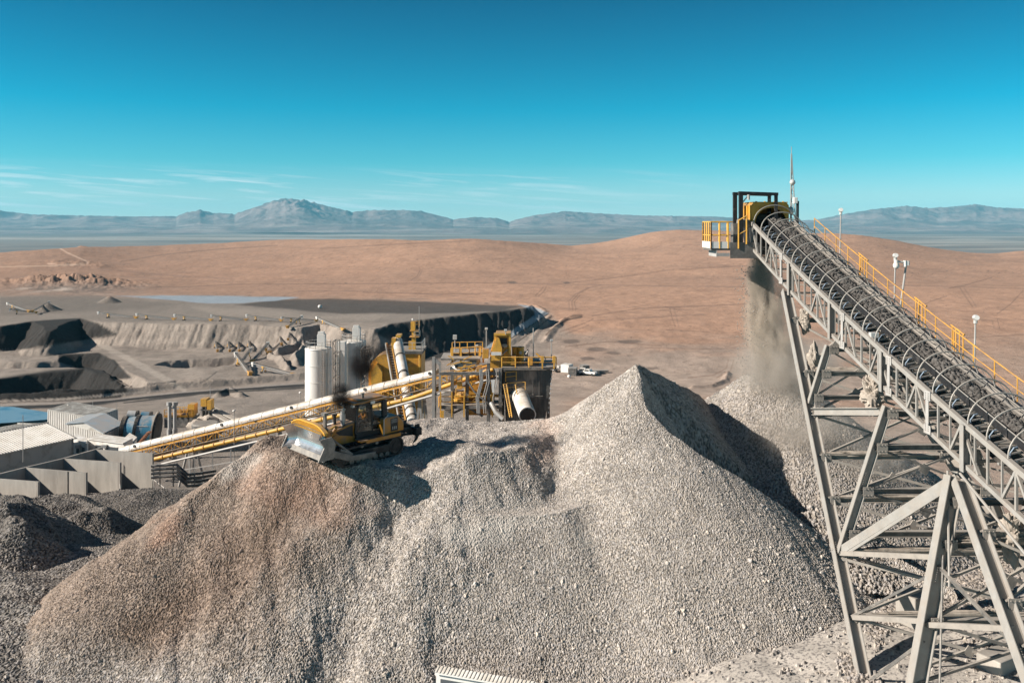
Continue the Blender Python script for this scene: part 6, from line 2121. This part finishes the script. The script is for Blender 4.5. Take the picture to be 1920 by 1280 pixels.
# ---- small roof of a cabin at the bottom edge
ra, rb_ = at(822, 1250, 36.2), at(1006, 1281, 34.6)
kb = empty('site_cabin', Vector((ra.x, ra.y, -21)), 'cabin with pale corrugated roof edge peeping up at the bottom of the photo', 'cabin')
d = (rb_-ra); dz = d.copy(); d.z = 0; d.normalize(); nb_ = Vector((-d.y, d.x, 0))
if nb_.y > 0: nb_ = -nb_
MB().prism([ra, rb_, rb_+nb_*.34+Vector((0, 0, -.12)), ra+nb_*.34+Vector((0, 0, -.12))], (0, 0, .07)).build('roof', M['white'], kb)
b = MB(); n = 26
for k in range(n):
    q = ra.lerp(rb_, (k+.2)/n); b.beam(q+nb_*.02+Vector((0, 0, .08)), q+nb_*.35+Vector((0, 0, -.04)), .07, .05)
b.build('roof_rib', M['white'], kb)
b = MB(); c_ = ra+nb_*.22+Vector((0, 0, -.12)); e_ = rb_+nb_*.22+Vector((0, 0, -.12))
b.prism([Vector((c_.x, c_.y, -22)), Vector((e_.x, e_.y, -22)), e_, c_], -nb_*.3); b.build('wall', M['white'], kb)
b = MB(); c2 = ra.lerp(rb_, .05)+nb_*.23+Vector((0, 0, -.34)); e2 = ra.lerp(rb_, .8)+nb_*.23+Vector((0, 0, -.34))
b.prism([c2, e2, e2+Vector((0, 0, -.9)), c2+Vector((0, 0, -.9))], nb_*.03); b.build('window', M['window'], kb)
# concrete blocks under the stacker
for px, py, D, w, h, lab in ((1722, 1118, 40.5, 1.2, 1.5, 'pale concrete block standing in the gravel behind the A-frame leg'), (1885, 1235, 36.5, 1.5, 1.1, 'pale concrete footing near the lower right corner')):
    a_ = at(px, py, D)
    b = MB().box((a_.x, a_.y+.5, a_.z-h/2), (w, 1.1, h), Matrix.Rotation(.5, 3, 'Z'))
    tag(b.build('concrete_block', M['concrete'], None, bevel=.06), lab, 'concrete block')

# ================================================================ MINE FLOOR EQUIPMENT
def make_grasshopper():
    """portable field conveyor, 22 m long, head raised at -x, tail low at +x"""
    g = empty('field_conveyor', (0, 0, 0), 'x', 'conveyor', 'portable conveyors on the mine floor')
    b = MB(); Lh, Lt, zh, zt = -11., 11., 4.6, 1.0
    def z(x): return zh+(zt-zh)*(x-Lh)/(Lt-Lh)
    for y in (-.6, .6):
        b.beam((Lh, y, z(Lh)), (Lt, y, z(Lt)), .22, .30); b.beam((Lh+2, y, z(Lh+2)-1.1), (Lt-3, y, z(Lt-3)-.9), .16, .16)
        for k in range(10):
            x = Lh+2+k*1.9; b.beam((x, y, z(x)), (x+.95, y, z(x+.95)-1.05), .10, .10); b.beam((x+.95, y, z(x+.95)-1.05), (x+1.9, y, z(x+1.9)), .10, .10)
    b.build('truss', M['grey'], g)
    MB().prism([(Lh, -.5, z(Lh)+.2), (Lt, -.5, z(Lt)+.2), (Lt, .5, z(Lt)+.2), (Lh, .5, z(Lh)+.2)], (0, 0, .12)).build('belt', M['black'], g)
    b = MB().bb((Lh-.4, -.7, zh-.7), (Lh+.6, .7, zh+.6)); b.bb((Lh-.3, -.5, zh-1.7), (Lh+.4, .5, zh-.9)); b.build('head_chute', M['white'], g)
    b = MB()
    for y in (-1, 1): b.beam((-5, y*.7, z(-5)-.8), (-5.5, y*1.4, .5), .3, .3)
    b.bb((-5.9, -.9, z(-6)-.9), (-4.9, .9, z(-6)-.3)); b.build('support', M['yellow_b'], g)
    b = MB()
    for y in (-1.4, 1.4): b.tube((-5.5, y-.2, .55), (-5.5, y+.2, .55), .55, 12)
    b.build('wheel', M['black'], g)
    b = MB().prism([(Lt-2.2, -.9, 1.3), (Lt+.6, -.9, 1.3), (Lt+.6, .9, 1.3), (Lt-2.2, .9, 1.3)], (0, 0, .5)); b.bb((Lt-1.5, -.8, 0), (Lt-.3, .8, 1.3)); b.build('tail_hopper', M['yellow'], g)
    return g
gp = make_grasshopper()
first = True
def put_gh(hx, hy, tx, ty, zref, label, sink=0.):
    global first
    ax_, ay_ = onz(hx, hy, zref); bx_, by_ = onz(tx, ty, zref)
    o = gp if first else copy_tree(gp)
    first = False
    a_ = Vector((ax_, ay_, 0)); c_ = Vector((bx_, by_, 0)); m_ = (a_+c_)/2; d = c_-a_
    if d.length < 1: d = Vector((0, -1, 0))
    s = min(1.6, max(.35, d.length/22))
    o.location = (m_.x, m_.y, gz(m_.x, m_.y)-sink)
    o.rotation_euler = (0, 0, math.atan2(d.y, d.x))
    q_ = .42 if zref > -35 else max(.38, min(.6, s*.75))
    o.scale = (s, q_, q_)
    o['label'] = label; o['group'] = 'portable conveyors on the mine floor'
hd = [(184, 597), (256, 599), (327, 601), (396, 603), (462, 604), (528, 606), (594, 604)]
nm = ['leftmost', 'second', 'third', 'fourth', 'fifth', 'sixth', 'last']
for i, (x, y) in enumerate(hd):
    tx, ty = (hd[i+1][0]+2, hd[i+1][1]+1) if i+1 < len(hd) else (645, 620)
    put_gh(x, y-1, tx, ty-3, -33, '%s conveyor from the left in the chain along the upper bench edge' % nm[i])
for k, (x, x2, lab) in enumerate(((404, 408, 'first'), (428, 431, 'second'), (446, 449, 'third'), (466, 470, 'fourth'), (502, 499, 'fifth'), (524, 528, 'sixth'), (545, 540, 'last'))):
    put_gh(x, 647, x2, 657, -39, '%s from the left of the parked conveyors seen end-on below the bench' % lab)
for a_, lab in (((566, 640, 538, 652), 'short conveyor nearest the silo in the zigzag line'), ((535, 650, 504, 665), 'conveyor second from the silo in the zigzag line'), ((502, 661, 472, 683), 'middle conveyor of the zigzag line'), ((470, 675, 448, 692), 'lower conveyor of the zigzag line by the turn'),
                ((442, 688, 470, 712), 'conveyor at the lower left turn of the zigzag line'), ((474, 703, 555, 712), 'long low conveyor at the foot of the zigzag line')):
    put_gh(*a_, -39.3, lab)
for a_, lab in (((14, 578, 56, 586), 'stacker conveyor at the far left above the black bench'), ((18, 590, 70, 588), 'lower of the two conveyors at the far left'), ((92, 580, 60, 590), 'conveyor feeding the small black heap at the far left')):
    put_gh(*a_, -33, lab)
# spoil cone beneath
# small camp and vehicles right of the tower
def simple_truck(label, loc, rz, m):
    t = empty('pickup_truck', loc, label, 'pickup truck', 'vehicles parked at the small camp')
    b = MB(); b.prism([(-2.5, -.9, .5), (2.5, -.9, .5), (2.45, -.9, 1.05), (1.2, -.9, 1.15), (.7, -.9, 1.75), (-.7, -.9, 1.78), (-.9, -.9, 1.15), (-2.5, -.9, 1.12)], (0, 1.8, 0))
    b.build('body', M[m], t, bevel=.06)
    b = MB()
    for x in (-1.6, 1.6):
        for y in (-.92, .72): b.tube((x, y, .38), (x, y+.2, .38), .38, 12)
    b.build('wheel', M['black'], t)
    MB().prism([(.98, -.915, 1.2), (.62, -.915, 1.65), (-.6, -.915, 1.65), (-.6, -.915, 1.2)], (0, 1.83, 0)).build('window', M['glass'], t)
    t.rotation_euler = (0, 0, rz)
    return t
def gl(px, py, z0=-42.5):
    x, y = onz(px, py, z0)
    for _ in range(12):
        z0 = gz(x, y); x, y = onz(px, py, z0)
    return Vector((x, y, z0))
for t_ in ((1093, 701, 2.9, 'white', 'white pickup parked beside the dark containers of the camp'), (1103, 703, 2.6, 'white', 'white pickup rightmost in the small camp'), (1050, 696, .4, 'grey', 'grey pickup left of the white camp container')):
    p_ = gl(t_[0], t_[1]); o = simple_truck(t_[4], (0, 0, 0), 0, t_[3]); o.location = p_; o.rotation_euler = (0, 0, t_[2])
def container(px, py, w, d, h, rz, m, label):
    p_ = gl(px, py)
    c = empty('container', (0, 0, 0), label, 'container', 'containers of the small camp')
    MB().bb((-w/2, -d/2, 0), (w/2, d/2, h)).build('shell', M[m], c, bevel=.04)
    b = MB()
    for k in range(int(w/.5)): b.bb((-w/2+.2+.5*k, -d/2-.03, .1), (-w/2+.35+.5*k, -d/2, h-.1))
    b.build('rib', M[m], c)
    MB().bb((w/2, -d/2+.15, .1), (w/2+.03, d/2-.15, h-.15)).build('door', M[m], c)
    c.location = p_; c.rotation_euler = (0, 0, rz)
container(1063, 697, 2.6, 3.0, 2.3, -.5, 'white', 'bright white container at the left end of the camp')
container(1074, 703, 2.4, 3.0, 2.2, -.2, 'steel_dark', 'dark container right of the white one')
container(1096, 698, 2.2, 2.5, 2.2, .3, 'steel_dark', 'dark box among the parked white pickups')
container(1112, 701, 3.5, 2.0, 1.2, .1, 'dusty', 'low dusty skip right of the pickups')
container(1126, 699, 4.5, 1.2, .9, .1, 'dusty', 'long low stack at the right end of the camp')
p_ = gl(1067, 708); tag(MB().sphere(p_+Vector((0, 0, .4)), .5, 12, 8).build('white_tank', M['white'], None, True), 'small round white tank in front of the camp', 'tank')
for px, py, s, lab in ((600, 578, .7, 'white marker on the dark flat far behind the silos'),):
    p_ = Vector((*onz(px, py, -33), -33)); tag(MB().sphere(p_+Vector((0, 0, s)), s*1.2, 10, 6, (1, 1, .9)).build('water_tank', M['white'], None, True), lab, 'tank')
container(1150, 528, .1, .1, .1, 0, 'dusty', 'x') if False else None

# ================================================================ AIR: haze, falling ore, dust, exhaust smoke
def vol_mat(name, color, density, aniso=0.1):
    m = bpy.data.materials.new(name); m.use_nodes = True
    t = m.node_tree; t.nodes.clear()
    o = N(t, 'ShaderNodeOutputMaterial'); v = N(t, 'ShaderNodeVolumePrincipled')
    v.inputs['Color'].default_value = (*color, 1); v.inputs['Density'].default_value = density; v.inputs['Anisotropy'].default_value = aniso
    L(t, v.outputs[0], o.inputs['Volume'])
    return m, t, v
hm, _, _ = vol_mat('haze_air', (.25, .76, 1.0), 4.4e-5, 0.0)
b = MB().bb((-16500, -60, -150), (16500, 17500, 372))
tag(b.build('haze', hm), kind='stuff')

def puff(name, c, rx, ry, rz, color, dens, nscale, thr, label, cat, stretch=(1, 1, 1), edge=.9, rot=0, aniso=0.):
    """an ellipsoid of smoke or dust, broken up by noise and thinning to nothing at its edge"""
    m, t, v = vol_mat(name+'_volume', color, 0, aniso)
    b = MB().sphere((0, 0, 0), 1.0, 18, 12)
    o = b.build(name, m)
    o.location = c; o.scale = (rx, ry, rz); o.rotation_euler = (0, rot, 0)
    tcn = N(t, 'ShaderNodeTexCoord')
    ln = N(t, 'ShaderNodeVectorMath', operation='LENGTH'); L(t, tcn.outputs['Object'], ln.inputs[0])
    fall = N(t, 'ShaderNodeMapRange', interpolation_type='SMOOTHSTEP'); L(t, ln.outputs['Value'], fall.inputs['Value'])
    fall.inputs['From Min'].default_value = edge; fall.inputs['From Max'].default_value = .12
    mpn = N(t, 'ShaderNodeMapping'); L(t, tcn.outputs['Object'], mpn.inputs[0])
    mpn.inputs['Scale'].default_value = (rx*stretch[0], ry*stretch[1], rz*stretch[2])
    nz = N(t, 'ShaderNodeTexNoise'); nz.inputs['Scale'].default_value = nscale; nz.inputs['Detail'].default_value = 5; nz.inputs['Roughness'].default_value = .6
    nz.inputs['Distortion'].default_value = .4
    L(t, mpn.outputs[0], nz.inputs[0])
    mr = N(t, 'ShaderNodeMapRange'); L(t, nz.outputs[0], mr.inputs['Value'])
    mr.inputs['From Min'].default_value = thr; mr.inputs['From Max'].default_value = thr+.22
    mu = N(t, 'ShaderNodeMath', operation='MULTIPLY'); L(t, fall.outputs[0], mu.inputs[0]); L(t, mr.outputs[0], mu.inputs[1])
    mu2 = N(t, 'ShaderNodeMath', operation='MULTIPLY'); L(t, mu.outputs[0], mu2.inputs[0]); mu2.inputs[1].default_value = dens
    L(t, mu2.outputs[0], v.inputs['Density'])
    tag(o, label, cat, kind='stuff')
    return o
EXS = Mdz @ Vector((1.05, .26, 3.2))
puff('exhaust_smoke', EXS+Vector((-.15, 0, .55)), .85, .7, 1.05, (.03, .028, .028), 9., 1.6, .36, 'dense black exhaust puff above the bulldozer stack', 'smoke')
puff('exhaust_smoke', EXS+Vector((.85, 1.2, 2.2)), 1.15, 1.0, 1.6, (.035, .03, .03), 6.0, 1.1, .37, 'thinner black smoke drifting past the silo', 'smoke')
puff('exhaust_smoke', EXS+Vector((2.0, 2.2, 3.0)), 2.1, 1.2, 1.0, (.06, .05, .048), 1.8, 1.0, .46, 'faint grey smoke trailing right toward the yellow hopper', 'smoke')
FX = at(1432, 600, 60)
DC = (.80, .72, .64)
puff('falling_ore', at(1436, 590, 60), 2.0, 1.7, 5.6, (.84, .72, .60), 6.0, .85, .43, 'thick curtain of dusty ore falling from the conveyor head', 'falling ore', (1, 1, .45))
puff('falling_ore', at(1424, 520, 60), 1.25, 1.2, 3.0, (.72, .62, .52), 7.0, 1.1, .35, 'dense upper part of the falling ore just under the chute', 'falling ore', (1, 1, .5))
puff('dust_cloud', at(1478, 690, 59), 5.2, 3.6, 3.4, DC, 1.1, .45, .35, 'dust rising around the top of the growing cone', 'dust')
puff('dust_cloud', at(1500, 800, 55), 4.8, 3.6, 3.0, DC, .55, .5, .40, 'dust drifting low in the shaded hollow between the two piles', 'dust')
puff('falling_ore', at(1456, 650, 59.5), 1.9, 1.8, 3.8, (.84, .72, .60), 3.4, .75, .42, 'ragged lower part of the falling ore drifting right over the cone', 'falling ore', (1, 1, .5), rot=-.25)
puff('dust_cloud', at(1450, 620, 60), 3.0, 2.2, 6.5, DC, .32, .5, .36, 'soft dust halo round the falling stream of ore', 'dust')
puff('dust_cloud', at(1320, 800, 55.5), 4.2, 2.0, 1.8, DC, .22, .45, .40, 'thin dust veil over the dark flank right of the sharp peak', 'dust', rot=.5)
puff('dust_cloud', at(1620, 850, 54), 5., 3.5, 3.5, DC, .30, .4, .40, 'faint dust haze hanging behind the trestle', 'dust')
puff('dust_cloud', at(990, 720, 88.0), 2.4, 1.0, 3.2, (.62, .55, .5), .35, .5, .42, 'dust leaking beside the white drum of the transfer tower', 'dust')
# stones in free fall
rr = random.Random(11); b = MB()
for i in range(1500):
    t = rr.random(); z0 = -2.4-t*8.6
    w = .55+.9*t
    c = Vector((FX.x-.25+rr.gauss(0, .42)*w+.35*t, 60+rr.gauss(0, .5)*w, z0))
    s = rr.uniform(.02, .05)
    b.box(c, (s, s, s*rr.uniform(1, 2.2)), Matrix.Rotation(rr.uniform(0, 3), 3, Vector((rr.random(), rr.random(), rr.random())).normalized()))
for i in range(260):
    t = rr.random()
    c = Vector((at(1396, 0, 60).x+rr.gauss(0, .25), 60+rr.gauss(0, .3), -3-t*8)); s = rr.uniform(.03, .07)
    b.box(c, (s, s, s), Matrix.Rotation(rr.uniform(0, 3), 3, 'X'))
tag(b.build('falling_stones', M['dusty']), 'loose stones falling beside the dusty curtain of ore', 'falling stones', kind='stuff')
